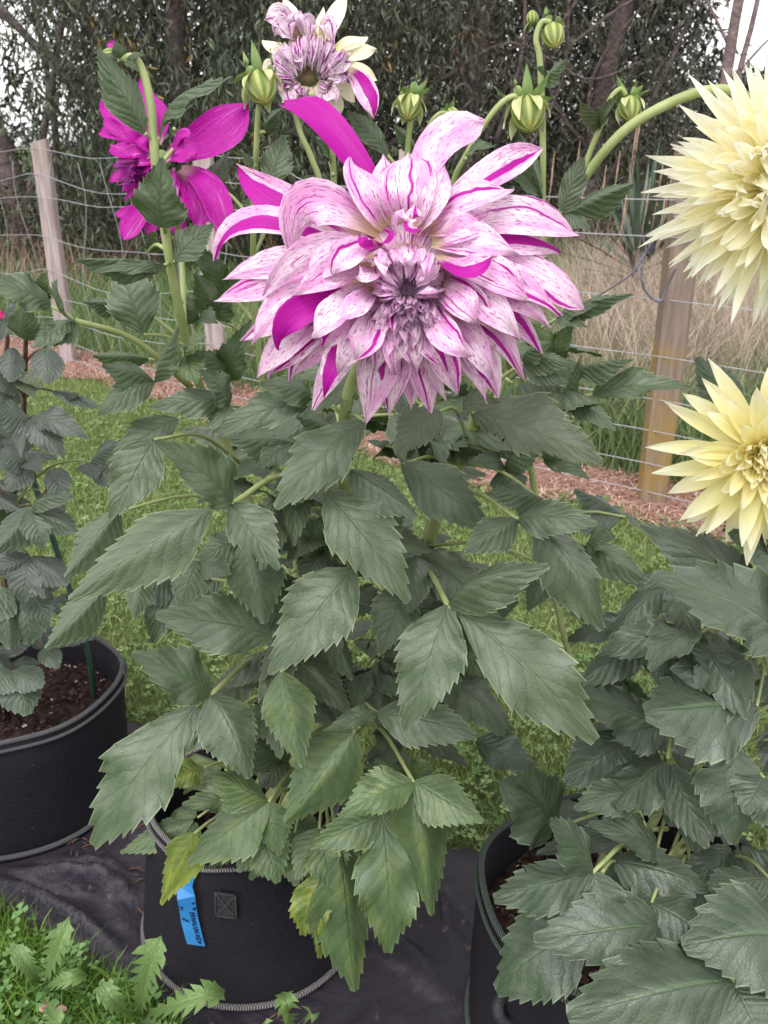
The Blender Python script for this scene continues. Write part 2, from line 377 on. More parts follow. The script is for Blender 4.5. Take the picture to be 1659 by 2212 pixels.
# seed heads: single stalks one can tell apart
def stalk(px, py, Y, top_h):
    b = Vector(((px - IW / 2) / FPX * Y, Y, 0)); r = ray(px, py); tip = C0 + r * (Y / r.y)
    t = thing('seed_stalk', 'tall tan seed stalk rising from dry grass behind the fence', 'grass stalk', (tip.x - .05, Y, 0), 'seed stalks in the dry grass')
    mb = MB(); bb = Vector((tip.x - .05, Y, 0)); tube(mb, [bb, bb.lerp(tip, .5) + Vector((-.01, 0, 0)), tip], [.0016, .0012], 6, 5)
    link('stalk', mb.mesh('stalk'), M['straw'], t)
    mb = MB(); d = (tip - bb).normalized(); tube(mb, [tip - d * .05, tip + d * .05, tip + d * .15], [.0015, .0048, .001], 8, 6, wob=.35)
    link('seed_head', mb.mesh('seed_head'), M['straw'], t)
M['straw'] = simple('straw', (.26, .17, .13), (.40, .28, .22), 40, .9, .1)
for a in [(1190, 400, 4.6, 0), (1245, 372, 5.0, 0), (1262, 400, 5.0, 0), (1330, 395, 4.8, 0), (1368, 330, 4.7, 0), (1376, 310, 4.9, 0), (1425, 400, 5.2, 0), (1300, 430, 4.5, 0), (1212, 455, 4.3, 0), (1395, 455, 4.6, 0), (1430, 470, 4.2, 0), (1450, 385, 4.4, 0), (1345, 480, 4.1, 0)]: stalk(*a)

# ---------------------------------------------------------------- weed mat with folds
def mat_z(x, y):
    z = .006
    for (a, b, amp, wd, dx, dy) in FOLDS:
        u = (x - a) * dy - (y - b) * dx; t = (x - a) * dx + (y - b) * dy
        z += 1.5 * amp * math.exp(-(u / wd) ** 2) * math.exp(-(t / .22) ** 2)
    e = min(math.hypot(x - c.x, y - c.y) - rb for _, c, rb, rt, h in POTS); e = min(max((e - .005) / .09, 0), 1)
    return .006 + (z - .006) * e + e * .004 * (1 + math.sin(x * 21 + y * 9)) * (1 + math.sin(y * 17 - x * 6)) * .5
FOLDS = []
for (p, q, amp, wd) in [((20, 1880), (330, 1950), .034, .014), ((30, 1925), (180, 2010), .016, .012), ((250, 1960), (330, 2080), .014, .014), ((860, 1900), (1010, 2010), .016, .016), ((900, 2080), (1000, 2180), .012, .014), ((330, 1650), (345, 1800), .012, .012), ((100, 1850), (290, 1905), .014, .010), ((220, 1850), (310, 1990), .012, .010), ((140, 1990), (260, 2060), .014, .012), ((800, 2050), (900, 2120), .012, .012), ((940, 1920), (990, 2100), .012, .010)]:
    A, B = gnd(*p), gnd(*q); c = (A + B) / 2; d = (B - A).normalized(); FOLDS.append((c.x, c.y, amp, wd, d.x, d.y))
xs = np.arange(-1.55, 1.02, .008); ys = np.arange(.42, 1.95, .008); idx = {}; V = []; Fq = []
for i, x in enumerate(xs[:-1]):
    for j, y in enumerate(ys[:-1]):
        if inpoly(x + .004, y + .004, MAT):
            q = []
            for (a, b) in ((i, j), (i + 1, j), (i + 1, j + 1), (i, j + 1)):
                if (a, b) not in idx: idx[(a, b)] = len(V); V.append((xs[a], ys[b], mat_z(xs[a], ys[b])))
                q.append(idx[(a, b)])
            Fq.append(q)
def mat_mat():
    m = NT('woven_weed_mat'); ob = m.obj(); x = m.n('SeparateXYZ', {0: ob})
    wv = m.math('MULTIPLY', m.math('SINE', m.math('MULTIPLY', x.outputs[0], 1600.0)), m.math('SINE', m.math('MULTIPLY', x.outputs[1], 1600.0)))
    d = m.ss(m.noise(ob, 9, 5), .45, .75); c = m.mix(m.math('MULTIPLY', d, .5), (.023, .0185, .0275), (.044, .036, .046))
    c = m.mix(m.ss(m.noise(ob, 55, 3), .66, .72), c, (.09, .06, .05))
    return m.done(m.princ(c, .5, .35, m.bump(m.math('ADD', m.math('MULTIPLY', wv, .015), m.math('MULTIPLY', m.noise(ob, 11, 5), 2.0)), .014)))
wm = link('weed_mat', new_mesh('weed_mat', V, np.array(Fq), [(v[0], v[1]) for v in V]), mat_mat())
wm['label'] = 'black woven weed mat lying wrinkled under the three grow bags'; wm['category'] = 'weed mat'
# debris on the mat
mb = MB()
for k in range(60):
    px, py = rnd.choice([(540, 1620), (300, 1860), (330, 1940), (620, 2180), (680, 2150), (300, 1760), (440, 1700), (200, 1830), (160, 1800)])
    g = gnd(min(max(px + rnd.gauss(0, 25), 10), 1000), py + rnd.gauss(0, 22)); z = mat_z(g.x, g.y) + .002
    if not inpoly(g.x, g.y, MAT) or inpot(g.x, g.y): continue
    a = rnd.uniform(0, 6.3); l = rnd.uniform(.004, .016); d = Vector((math.cos(a), math.sin(a), 0)) * l
    tube(mb, [Vector((g.x, g.y, z)) - d, Vector((g.x, g.y, z + .003)), Vector((g.x, g.y, z)) + d], [.0012, .002, .0008], 3, 4)
link('debris', mb.mesh('debris'), simple('dry_bits', (.07, .035, .025), (.15, .085, .06), 60, .9, .1), wm, kind='stuff')

# ---------------------------------------------------------------- fence
fence = thing('wire_fence', 'weathered wooden post fence with sagging wire netting along the lawn', 'fence', (FA.x, FA.y, 0))
def wood(name, a, b, c, amt):
    m = NT(name); ob = m.obj()
    st = m.n('Mapping', {'Vector': ob, 'Scale': (60, 60, 4)}).outputs[0]; n1 = m.noise(st, 1.0, 5); n2 = m.noise(ob, 5, 3)
    col = m.mix(m.ss(n1, .3, .7), a, b); col = m.mix(m.math('MULTIPLY', m.ss(n2, .4, .65), amt), col, c)
    return m.done(m.princ(col, .85, .2, m.bump(n1, .006)))
M['wood_grey'] = wood('grey_post_wood', (.26, .20, .20), (.42, .345, .35), (.32, .23, .14), .2)
M['wood_lichen'] = wood('ochre_post_wood', (.17, .125, .105), (.25, .19, .155), (.27, .175, .05), .8)
M['wire'] = simple('galvanised_wire', (.26, .25, .28), (.36, .35, .38), 40, .5, .5)
def post(base, h, wx, wy, lean, mat):
    V = []; n = 7
    for i in range(n + 1):
        z = -.05 + (h + .05) * i / n; t = i / n
        for (a, b) in ((-1, -.8), (-.8, -1), (.8, -1), (1, -.8), (1, .8), (.8, 1), (-.8, 1), (-1, .8)):
            V.append((base.x + lean * t + a * wx * .5 * (1 + rnd.uniform(-.04, .04)), base.y + b * wy * .5 * (1 + rnd.uniform(-.04, .04)), z + (.012 * a if i == n else 0)))
    Fp = [(i * 8 + a, i * 8 + (a + 1) % 8, (i + 1) * 8 + (a + 1) % 8, (i + 1) * 8 + a) for i in range(n) for a in range(8)] + [tuple(n * 8 + a for a in range(8))]
    return link('post', new_mesh('post', V, Fp, [(v[0], v[2]) for v in V], False), mat, fence)
post(FA, 1.215, .095, .085, .0, M['wood_lichen'])['label'] = 'ochre lichened square post'
for t in (.311, .640, -.34, -.68): post(FA.lerp(FB, t), 1.21 + rnd.uniform(-.01, .01), .09, .08, rnd.uniform(-.01, .01), M['wood_grey'])
post(FB, 1.235, .085, .085, 0, M['wood_grey']); post(FA.lerp(FB, 1.4), 1.2, .085, .085, .02, M['wood_grey'])
zs = [1.17, 1.065, .95, .747, .556, .403, .29, .169, .06]
PT = [-.68, -.34, 0, .311, .640, 1.0, 1.4, 1.9]
for wi, z in enumerate(zs):
    pts = []
    for k in range(len(PT) - 1):
        a, b = PT[k], PT[k + 1]; n = 5
        for j in range(n):
            s = a + (b - a) * j / n; sag = 0
            if s > .62: sag = .05 * math.sin(math.pi * j / n) * (1 + .5 * math.sin(wi * 2.1)) + .012 * rnd.uniform(-1, 1)
            else: sag = .006 * math.sin(math.pi * j / n)
            zz = z + (.03 * (s > .62) if wi == 0 else 0) - sag
            if wi == 0 and s < .5: zz = 1.07 + .012 * (s < 0)          # the top strand drops to the next one on the right
            q = FA.lerp(FB, s) + FN * (.05 + .004 * wi % .01); pts.append((q.x, q.y, zz))
    if wi == 0: pts = pts[13:]
    mb = MB(); tube(mb, pts, [.0019, .0019], len(pts) * 2, 5); link('wire', mb.mesh('wire'), M['wire'], fence)
for k in range(18):                                                   # upright strands of the netting on the left
    s = .60 + k * .0742; q = FA.lerp(FB, s) + FN * .053; mb = MB()
    pts = [(q.x + .035 * math.sin(k * 1.7 + i), q.y, 1.13 - 1.09 * i / 7) for i in range(8)]
    tube(mb, pts, [.0016, .0016], 14, 5); link('wire', mb.mesh('wire'), M['wire'], fence)
mb = MB(); Y = 3.02
tube(mb, [aty(1462, 575, 3.0), aty(1440, 620, Y), aty(1425, 652, Y), aty(1395, 630, Y), aty(1382, 590, Y), aty(1385, 560, 3.1), aty(1412, 520, 3.12), aty(1408, 505, 3.1), aty(1390, 515, 3.1), aty(1395, 545, 3.1), aty(1365, 590, 3.1), aty(1320, 622, 3.15), aty(1290, 640, 3.2)], [.004, .003], 60, 6)
link('wire_tie', mb.mesh('wire_tie'), simple('dark_wire', (.09, .085, .11), (.14, .13, .16), 30, .5, .4), fence)
mb = MB(); tube(mb, [aty(1400, 545, 3.12), aty(1393, 520, 3.12), aty(1402, 506, 3.12), aty(1415, 515, 3.12), aty(1410, 535, 3.12), aty(1398, 550, 3.1)], [.007, .007], 30, 6)
link('wire_knot', mb.mesh('wire_knot'), simple('black_wire_knot', (.02, .02, .03), (.04, .04, .05), 30, .5, .4), fence)

# ---------------------------------------------------------------- trees behind
M['bark'] = simple('dark_bark', (.085, .064, .062), (.145, .110, .106), 14, .9, .15, 30, .03)
M['bark_pale'] = simple('pale_bark', (.14, .10, .10), (.21, .16, .155), 14, .9, .15, 30, .02)
def leafcards(name, starts, dirs, per, L, W, C1, C2, seed, droop, parent, accent=None, spread=.5):
    r = np.random.RandomState(seed); n = len(starts) * per
    sidx = np.repeat(np.arange(len(starts)), per); t = np.tile(np.linspace(0.05, 1, per), len(starts))
    S = np.array(starts)[sidx]; D = np.array(dirs)[sidx]
    pos = S + D * t[:, None] + np.stack([np.zeros(n), np.zeros(n), -droop * t ** 2], 1) + r.normal(0, .03, (n, 3))
    a = r.normal(0, spread, (n, 3)); a[:, 2] -= droop * 1.6; a += D * .6
    a /= np.linalg.norm(a, axis=1, keepdims=True) + 1e-9
    b = np.cross(a, r.normal(0, 1, (n, 3))); b /= np.linalg.norm(b, axis=1, keepdims=True) + 1e-9
    l = r.uniform(.6, 1.25, (n, 1)) * L; wd = r.uniform(.7, 1.3, (n, 1)) * W * .5
    nn = np.cross(a, b) * l * .12
    V = np.stack([pos, pos + a * l * .45 + b * wd + nn, pos + a * l, pos + a * l * .45 - b * wd + nn], 1).reshape(-1, 3)
    q = (np.arange(n) * 4)[:, None]; F = np.concatenate([q, q + 1, q + 2, q + 3], 1)
    f = r.uniform(0, 1, (n, 1)) ** 1.5; c = np.array(C1) * (1 - f) + np.array(C2) * f
    shoot = r.uniform(.65, 1.35, (len(starts), 1))[sidx]; c = c * shoot
    if accent is not None:
        acc = (r.uniform(0, 1, len(starts)) < accent[1])[sidx]; c[acc] = np.array(accent[0]) * r.uniform(.6, 1.2, (acc.sum(), 1))
    me = new_mesh(name, V, F, None, False, np.repeat(c, 4, 0)); return link(name, me, M['foliage'], parent)

def tree(name, label, base, trunk, limbs, shoots, box, L, W, C1, C2, seed, droop=.5, bark='bark', per=14, accent=None, slen=.5, group='trees beyond the fence', hole=None):
    t = thing(name, label, 'tree', base, group); r = np.random.RandomState(seed)
    mb = MB(); tube(mb, [Vector(base) + Vector(p) for p, _ in trunk], [q for _, q in trunk], 14, 9, wob=.06)
    link('trunk', mb.mesh('trunk'), M[bark], t)
    for lp in limbs:
        mb = MB(); pts = [Vector(base) + Vector(p) for p in lp[:-1]]; tube(mb, pts, [lp[-1], lp[-1] * .35], 12, 6, wob=.08)
        link('limb', mb.mesh('limb'), M[bark], t)
    st, di = [], []
    (x0, x1, y0, y1, z0, z1) = box
    while len(st) < shoots:
        p = np.array([r.uniform(x0, x1), r.uniform(y0, y1), r.uniform(z0, z1)]) + np.array(base)
        c = math.sin(p[0] * 2.9 + seed) + math.sin(p[2] * 3.3 + p[1] + seed * 2) + math.sin(p[0] * 1.3 - p[2] * 2.1)
        if c < -.75 and r.uniform() < .8: continue
        if hole is not None and hole(p): continue
        a = r.uniform(0, 6.283); st.append(p); di.append(np.array([math.cos(a) * slen * .55, math.sin(a) * slen * .55, r.uniform(-.35, .25) * slen]))
    leafcards('crown', st, di, per, L, W, C1, C2, seed, droop, t, accent)
    return t
def proj(p):
    v = Vector(p) - C0; d = v.dot(Fw); return IW / 2 + FPX * v.x / d, IH / 2 - FPX * v.dot(Up) / d
def hole_l(p):                          # a thin spot in the leaning tree through which the sky is seen
    x, y = p[0] / p[1], p[2]
    return ((x + .395) / .07) ** 2 + ((y - 1.95 + (x + .39) * 6) / 1.05) ** 2 < 1 and rs.uniform() < .72
GR1, GR2 = (.044, .053, .034), (.120, .142, .088); BR1, BR2 = (.052, .052, .038), (.130, .122, .084)
def lim(*p): return p
tree('willow_tree', 'leaning brown willow with sky showing through, behind the left fence post', (-3.5, 9.2, 0), [((0, 0, 0), .16), ((-.05, 0, .8), .13), ((-.3, 0, 1.8), .11), ((-.75, .1, 3.4), .07)],
     [lim((0, 0, .5), (.3, 0, 1.3), (.7, .1, 2.6), .06), lim((-.1, 0, 1.0), (-.8, 0, 1.8), (-1.5, 0, 3.0), .06), lim((1.6, .3, 0), (1.3, .2, .9), (.35, 0, 2.0), (-.6, -.1, 3.2), .075), lim((1.9, .3, .3), (.9, .2, 1.5), (.1, .2, 2.2), (-.8, .2, 2.9), .045), lim((.2, .2, .2), (.35, .2, 1.5), (.2, .2, 3.4), .05)],
     950, (-1.9, 1.5, -.6, 1.0, .35, 3.6), .085, .014, BR1, BR2, 21, .45, per=16, hole=hole_l)
tree('willow_tree', 'dense drooping willow with yellowing leaf sprays, behind the purple dahlia', (-1.9, 9.6, 0), [((0, 0, 0), .17), ((.12, 0, .9), .14), ((-.08, 0, 2.0), .11), ((.25, 0, 4.0), .08)],
     [lim((0, 0, .9), (-.6, -.2, 1.7), (-1.0, -.2, 2.8), .06), lim((.1, 0, 1.2), (.8, -.2, 1.9), (1.2, -.2, 3.0), .06)],
     2000, (-1.2, 1.4, -1.5, .6, .45, 3.7), .10, .016, GR1, GR2, 22, .6, per=17, accent=((.30, .19, .05), .035))
tree('willow_tree', 'dark thick trunked willow standing behind the faded dahlia', (-.7, 10.0, 0), [((0, 0, 0), .26), ((.02, 0, 1.0), .22), ((-.05, 0, 2.2), .2), ((-.1, 0, 4.0), .13)],
     [lim((.1, 0, .6), (.5, -.2, 1.6), (.7, -.3, 3.2), .08), lim((.05, 0, .8), (.9, -.3, 1.3), (1.6, -.3, 2.4), .05)],
     1800, (-1.0, 1.5, -1.3, .6, .5, 3.7), .095, .015, BR1, GR2, 23, .55, per=16, accent=((.24, .15, .06), .02))
tree('willow_tree', 'willow with tangled bare twigs, behind the upright green buds', (.75, 9.8, 0), [((0, 0, 0), .14), ((.05, 0, 1.1), .12), ((.2, 0, 2.4), .1), ((.3, 0, 4), .08)],
     [lim((0, -.2, .6), (.35, -.5, 1.5), (.95, -.6, 2.35), (1.3, -.6, 3.0), .032), lim((.3, -.6, 1.2), (.5, -.7, 2.0), (.45, -.7, 2.9), .028), lim((-.3, -.5, 1.7), (.4, -.6, 2.05), (1.1, -.6, 1.75), (1.6, -.6, 1.9), .022), lim((.1, -.5, 1.4), (-.1, -.6, 2.2), (.2, -.7, 3.0), .026), lim((.5, -.5, .9), (.9, -.6, 1.8), (.85, -.6, 2.8), .022), lim((.9, -.6, 2.0), (1.5, -.6, 2.4), (2.1, -.5, 2.5), .018)],
     1400, (-1.2, 1.7, -.9, .9, .35, 3.7), .09, .014, BR1, BR2, 24, .45, per=15, accent=((.16, .10, .06), .04))
tree('willow_tree', 'loose willow with thin leafy branches above the tall dry grass', (2.15, 9.6, 0), [((0, 0, 0), .12), ((-.1, 0, 1.1), .1), ((.1, 0, 2.4), .08), ((.5, 0, 4), .05)],
     [lim((0, 0, .7), (.4, -.2, 1.6), (.9, -.2, 2.9), .035), lim((0, 0, 1.0), (-.6, -.2, 1.7), (-.8, -.2, 2.9), .03), lim((-.1, -.1, .9), (-.2, -.3, 1.8), (.4, -.3, 2.6), .025)],
     1200, (-1.1, 1.15, -.6, .8, .3, 3.5), .085, .014, BR1, BR2, 25, .4, per=15, hole=lambda p: p[0] / p[1] > .322 and p[2] > 1.95 + rs.uniform(-.2, .3))
tree('slender_tree', 'slender pale double trunked tree against the bright sky', (2.72, 8.0, 0), [((0, 0, 0), .055), ((.03, 0, 1.0), .05), ((.02, 0, 1.9), .045), ((.10, 0, 3.2), .035)],
     [lim((.03, 0, 1.0), (.12, .02, 1.7), (.20, .02, 2.4), (.16, 0, 3.2), .032), lim((.12, 0, 1.75), (.35, 0, 2.0), (.7, 0, 2.2), .013), lim((.2, 0, 2.3), (.5, 0, 2.5), (.8, .1, 2.45), .012), lim((.02, 0, 1.9), (-.3, 0, 2.4), (-.5, 0, 3.0), .014), lim((.35, 0, 2.0), (.6, .1, 2.35), (.95, .1, 2.6), .009), lim((.2, 0, 2.6), (.45, 0, 2.9), (.6, 0, 3.2), .012)],
     34, (-.3, .7, -.1, .3, 2.2, 3.2), .05, .012, BR1, BR2, 26, .3, bark='bark_pale', per=10, slen=.35)
tree('conifer_tree', 'distant dark conifer under the bright patch of sky', (7.1, 18.5, 0), [((0, 0, 0), .2), ((0, 0, 1.5), .15), ((.1, 0, 3.6), .05)],
     [lim((0, 0, 1.0), (.7, 0, 1.4), .05), lim((0, 0, 1.6), (-.7, 0, 1.9), .05)], 620, (-1.7, 2.6, -.8, .8, .1, 2.75), .10, .035, (.030, .046, .034), (.075, .10, .070), 27, -.15, per=14, slen=.5,
     hole=lambda p: p[2] > 2.1 + .65 * math.sin((p[0]) * 2.4) ** 3 + rs.uniform(-.2, .2))
# the wood behind them reads as one dark mass
r = np.random.RandomState(31); st, di = [], []
while len(st) < 9000:
    x, z = r.uniform(-8, 7.5), r.uniform(0, 4.6); y = r.uniform(11.6, 13.2)
    if x / y > .315 and z > 2.0 + r.uniform(-.2, .3): continue
    if x / y < -.28 and z > .9 and r.uniform() < (.80 if -.47 < x / y < -.31 else .35): continue
    a = r.uniform(0, 6.28); st.append((x, y, z)); di.append((.35 * math.cos(a), .35 * math.sin(a), r.uniform(-.2, .2)))
wd = leafcards('far_wood', st, di, 14, .15, .04, (.034, .036, .030), (.080, .082, .062), 32, .35, None)
wd['kind'] = 'stuff'; wd['label'] = 'dark mass of woodland foliage behind the willows'; wd['category'] = 'woodland'
# low scrub under the trees
st, di = [], []
for k in range(1500):
    x = r.uniform(-5.6, 4.6); y = r.uniform(8.6, 9.6); z = r.uniform(.0, .95) * (.6 + .4 * math.sin(x * 3)); a = r.uniform(0, 6.28)
    st.append((x, y, z)); di.append((.25 * math.cos(a), .25 * math.sin(a), .15))
sb = leafcards('scrub', st, di, 12, .07, .02, (.04, .045, .024), (.12, .125, .06), 33, .15, None, accent=((.15, .10, .07), .2))
sb['kind'] = 'stuff'; sb['label'] = 'low brown and green scrub along the foot of the trees'; sb['category'] = 'scrub'
# yucca
yb = Vector(((1395 - IW / 2) / FPX * 5.9, 6.3, 0)); yu = thing('yucca_plant', 'dark spiky yucca with sword leaves behind the wire fence', 'yucca', yb)
mb = MB(); tube(mb, [yb, yb + Vector((0, 0, .55))], [.06, .05], 4, 8); link('trunk', mb.mesh('trunk'), M['bark'], yu)
M['sword'] = simple('sword_leaf', (.045, .07, .05), (.085, .115, .08), 6, .5, .4)
for k in range(46):
    a = k * 2.39996; e = math.radians(82 - 95 * (k / 46)); L = rnd.uniform(.55, .8); c = yb + Vector((0, 0, .55 - .25 * k / 46))
    d = Vector((math.cos(a) * math.cos(e), math.sin(a) * math.cos(e), math.sin(e))); s = d.cross(Vector((0, 0, 1))).normalized() * .02; nrm = s.cross(d).normalized()
    m1 = c + d * L * .5 - Vector((0, 0, .02)); tp = c + d * L - Vector((0, 0, .08)) * math.cos(e)
    V = [c - s * .7, c + s * .7, m1 - s, m1 + s, tp, c - nrm * .006, m1 - nrm * .008]
    link('leaf', new_mesh('leaf', V, [(0, 5, 6, 2), (5, 1, 3, 6), (2, 6, 4), (6, 3, 4)], [(v.x, v.z) for v in V]), M['sword'], yu)

# ---------------------------------------------------------------- grow bags
def fabric():
    m = NT('black_felt'); ob = m.obj(); n = m.noise(ob, 260, 3); d = m.ss(m.noise(ob, 6, 4), .4, .75)
    c = m.mix(m.math('MULTIPLY', d, .5), (.0085, .0072, .0118), (.018, .015, .021)); c = m.mix(m.ss(m.noise(ob, 130, 2), .74, .78), c, (.10, .09, .09))
    return m.done(m.princ(c, .85, .25, m.bump(m.math('ADD', n, m.math('MULTIPLY', m.noise(ob, 14, 3), 1.5)), .003)))
M['felt'] = fabric()
def piping(name, a, b, f=330.0):
    m = NT(name); uv, u, v = m.uv()
    w_ = m.math('SINE', m.math('ADD', m.math('MULTIPLY', v, f * 6.28), m.math('MULTIPLY', u, 6.28 * 1.0)))
    c = m.mix(m.ss(w_, -.3, .5), a, b); return m.done(m.princ(c, .7, .3, m.bump(w_, .002)))
M['pipe'] = piping('grey_stitching', (.045, .045, .05), (.24, .24, .255)); M['pipe_light'] = piping('pale_stitching', (.10, .09, .09), (.36, .34, .34), 240.0)
M['pipe_green'] = piping('green_grey_stitching', (.035, .045, .04), (.15, .19, .165), 260.0)
def soilmat():
    m = NT('potting_soil'); ob = m.obj(); c = m.mix(m.ss(m.noise(ob, 70, 5), .35, .7), (.018, .010, .009), (.062, .036, .032))
    return m.done(m.princ(c, .9, .2, m.bump(m.noise(ob, 60, 6), .02)))
M['soil'] = soilmat(); M['perlite'] = simple('perlite', (.38, .31, .30), (.55, .47, .45), 90, .9, .2); M['bark_chip'] = simple('bark_chip', (.05, .028, .024), (.11, .065, .055), 90, .9, .2)
LAB = {'left': ('black felt grow bag with grey stitched rim holding the dark mildewed plant', 'pipe'), 'mid': ('black felt grow bag with a stitched square patch, under the striped dahlia', 'pipe_light'),
       'right': ('black felt grow bag with green grey stitched rim, under the pale yellow dahlias', 'pipe_green')}
def potring(c, r, z, seed, amp, rim=0, n=72):
    out = []
    for k in range(n):
        a = 2 * math.pi * k / n; rr = r * (1 + amp * math.sin(2 * a + seed) + amp * .6 * math.sin(3 * a + seed * 2.3) + amp * .3 * math.sin(7 * a + seed))
        out.append(Vector((c.x + rr * math.cos(a), c.y + rr * math.sin(a), z + rim * math.sin(2 * a + seed * 1.7) + rim * .5 * math.sin(5 * a + seed))))
    return out
def grow_bag(key, c, rb, rt, h, seed):
    t = thing('grow_bag', LAB[key][0], 'grow bag', c, 'black grow bags'); nn = 72
    prof = [(rb, .008), (rb * 1.006, .03), (rb * .62 + rt * .40, h * .4), (rb * .32 + rt * .69, h * .75), (rt, h)]
    rings = [potring(c, r, z, seed, .012 + .02 * (z / h), .008 * (z / h) ** 2) for r, z in prof] + [potring(c, rt - .007, h, seed, .032, .008), potring(c, rt - .010, h * .55, seed, .03)]
    V = [v for rg in rings for v in rg]; F = [(i * nn + a, i * nn + (a + 1) % nn, (i + 1) * nn + (a + 1) % nn, (i + 1) * nn + a) for i in range(len(rings) - 1) for a in range(nn)]
    F.append(tuple(range(nn - 1, -1, -1)))
    link('bag_wall', new_mesh('bag_wall', V, F, [(v.x, v.z) for v in V]), M['felt'], t)
    for nm, ring, rr, off in (('rim_stitching', potring(c, rt - .002, h + .001, seed, .032, .008), .0048, 0), ('lower_rim_stitching', potring(c, rt + .0045, h - .013, seed, .032, .008), .0034, 0), ('base_stitching', potring(c, rb * 1.012, .016, seed, .012), .0055, 0)):
        mb = MB(); tube(mb, ring + [ring[0]], [rr, rr], 144, 6, cap=False); link(nm, mb.mesh(nm), M[LAB[key][1]], t)
    zs_ = h * .70; rg = potring(c, (rt - .011), zs_, seed, .03); V = []; F = []; R = 9
    for k in range(R + 1):
        for v in rg:
            q = c.lerp(v, k / R); V.append((q.x, q.y, zs_ + rnd.uniform(-.006, .008) + .012 * (1 - k / R)))
    for k in range(R):
        F += [(k * nn + a, (k + 1) * nn + a, (k + 1) * nn + (a + 1) % nn, k * nn + (a + 1) % nn) for a in range(nn)]
    soil = link('soil', new_mesh('soil', V, F, [(v[0], v[1]) for v in V]), M['soil'], t)
    for nm, cnt, sz, mt in (('perlite', 170, (.0018, .0058), 'perlite'), ('bark_chips', 520, (.003, .008), 'bark_chip')):
        mb = MB()
        for k in range(cnt):
            a, q = rnd.uniform(0, 6.28), math.sqrt(rnd.uniform(0, .92)) * (rt - .014); s = rnd.uniform(*sz) * (rnd.uniform(.5, 1)); z = zs_ + .006 + .012 * (1 - q / rt)
            b = Vector((c.x + q * math.cos(a), c.y + q * math.sin(a), z)); e = [Vector((rnd.gauss(0, 1), rnd.gauss(0, 1), rnd.gauss(0, .6))).normalized() * s * rnd.uniform(.6, 1.2) for _ in range(3)]
            mb.add([b + e[0], b - e[0], b + e[1], b - e[1], b + e[2], b - e[2]], [(0, 2, 4), (2, 1, 4), (1, 3, 4), (3, 0, 4), (2, 0, 5), (1, 2, 5), (3, 1, 5), (0, 3, 5)], [(0, 0)] * 6)
        link(nm, mb.mesh(nm, False), M[mt], soil, kind='stuff')
    return t
BAG = {k: grow_bag(k, c, rb, rt, h, s) for (k, c, rb, rt, h), s in zip(POTS, (1.1, 2.6, .4))}

def on_bag(px, py, key, proud=.002):     # point on the outside of a bag seen at a pixel of the photograph
    c, rb, rt, h = [(c, rb, rt, h) for k, c, rb, rt, h in POTS if k == key][0]; r = ray(px, py); d = .6
    for _ in range(4000):
        p = C0 + r * d; t = min(max(p.z / h, 0), 1); R = rb + (rt - rb) * t + proud
        if (p.x - c.x) ** 2 + (p.y - c.y) ** 2 < R * R: return p
        d += .0005
    return p
# stitched handle patch
V = []; n = 5
for i in range(n + 1):
    for j in range(n + 1):
        u, v = i / n, j / n; px = (462 + 48 * u) + 2 * v; py = (1925 + 55 * v) + 6 * u; V.append(on_bag(px, py, 'mid', .010))
F = [(i * (n + 1) + j, i * (n + 1) + j + 1, (i + 1) * (n + 1) + j + 1, (i + 1) * (n + 1) + j) for i in range(n) for j in range(n)]
M['webbing'] = simple('webbing', (.016, .014, .018), (.026, .023, .028), 90, .6, .4, 300, .002)
link('handle_patch', new_mesh('handle_patch', V, F, [(v.x, v.z) for v in V]), M['webbing'], BAG['mid'])
mb = MB(); cr = [on_bag(px, py, 'mid', .0112) for px, py in ((465, 1929), (509, 1935), (511, 1984), (466, 1978))]
for a, b in ((0, 1), (1, 2), (2, 3), (3, 0), (0, 2), (1, 3)):
    pa, pb = cr[a], cr[b]; tube(mb, [pa, (pa + pb) / 2 + Vector((0, -.0015, .001)), pb], [.0011, .0011], 6, 4)
link('patch_stitching', mb.mesh('patch_stitching'), simple('grey_thread', (.05, .046, .05), None, 5), BAG['mid'])
mb = MB(); tube(mb, [on_bag(1085, 2150, 'right', .006), on_bag(1075, 2175, 'right', .02), on_bag(1085, 2205, 'right', .02), on_bag(1110, 2215, 'right', .006)], [.009, .009], 12, 6)
link('handle_strap', mb.mesh('handle_strap'), M['webbing'], BAG['right'])

# blue plant tag, folded ribbon with handwriting
M['tag'] = simple('blue_plastic', (.035, .22, .55), (.045, .26, .60), 20, .45, .4, translu=.1); M['ink'] = simple('dark_ink', (.008, .02, .09), None, 5)
tl = [(418, 1862, 24, .012), (408, 1890, 26, .014), (398, 1915, 34, .016), (402, 1940, 38, .026), (405, 1958, 36, .022), (410, 1990, 37, .016), (419, 2025, 36, .014), (424, 2042, 34, .014)]
Pc = [(on_bag(x, y, 'mid', pr), wd) for x, y, wd, pr in tl]; V = []
for i, (p, wd) in enumerate(Pc):
    t = (Pc[min(i + 1, 7)][0] - Pc[max(i - 1, 0)][0]).normalized(); s = Vector((1, .15, 0)); s = (s - t * s.dot(t)).normalized() * wd * m_per_px(p) * .5; nn_ = s.cross(t).normalized() * .0008
    if nn_.y > 0: nn_ = -nn_
    sk = t * (-.006 if i == 7 else 0); V += [p - s + sk, p + s - sk, p + s - sk - nn_ * 2, p - s + sk - nn_ * 2]
F = []
for i in range(7):
    a = i * 4; F += [(a, a + 1, a + 5, a + 4), (a + 1, a + 2, a + 6, a + 5), (a + 2, a + 3, a + 7, a + 6), (a + 3, a, a + 4, a + 7)]
F += [(3, 2, 1, 0), (28, 29, 30, 31)]
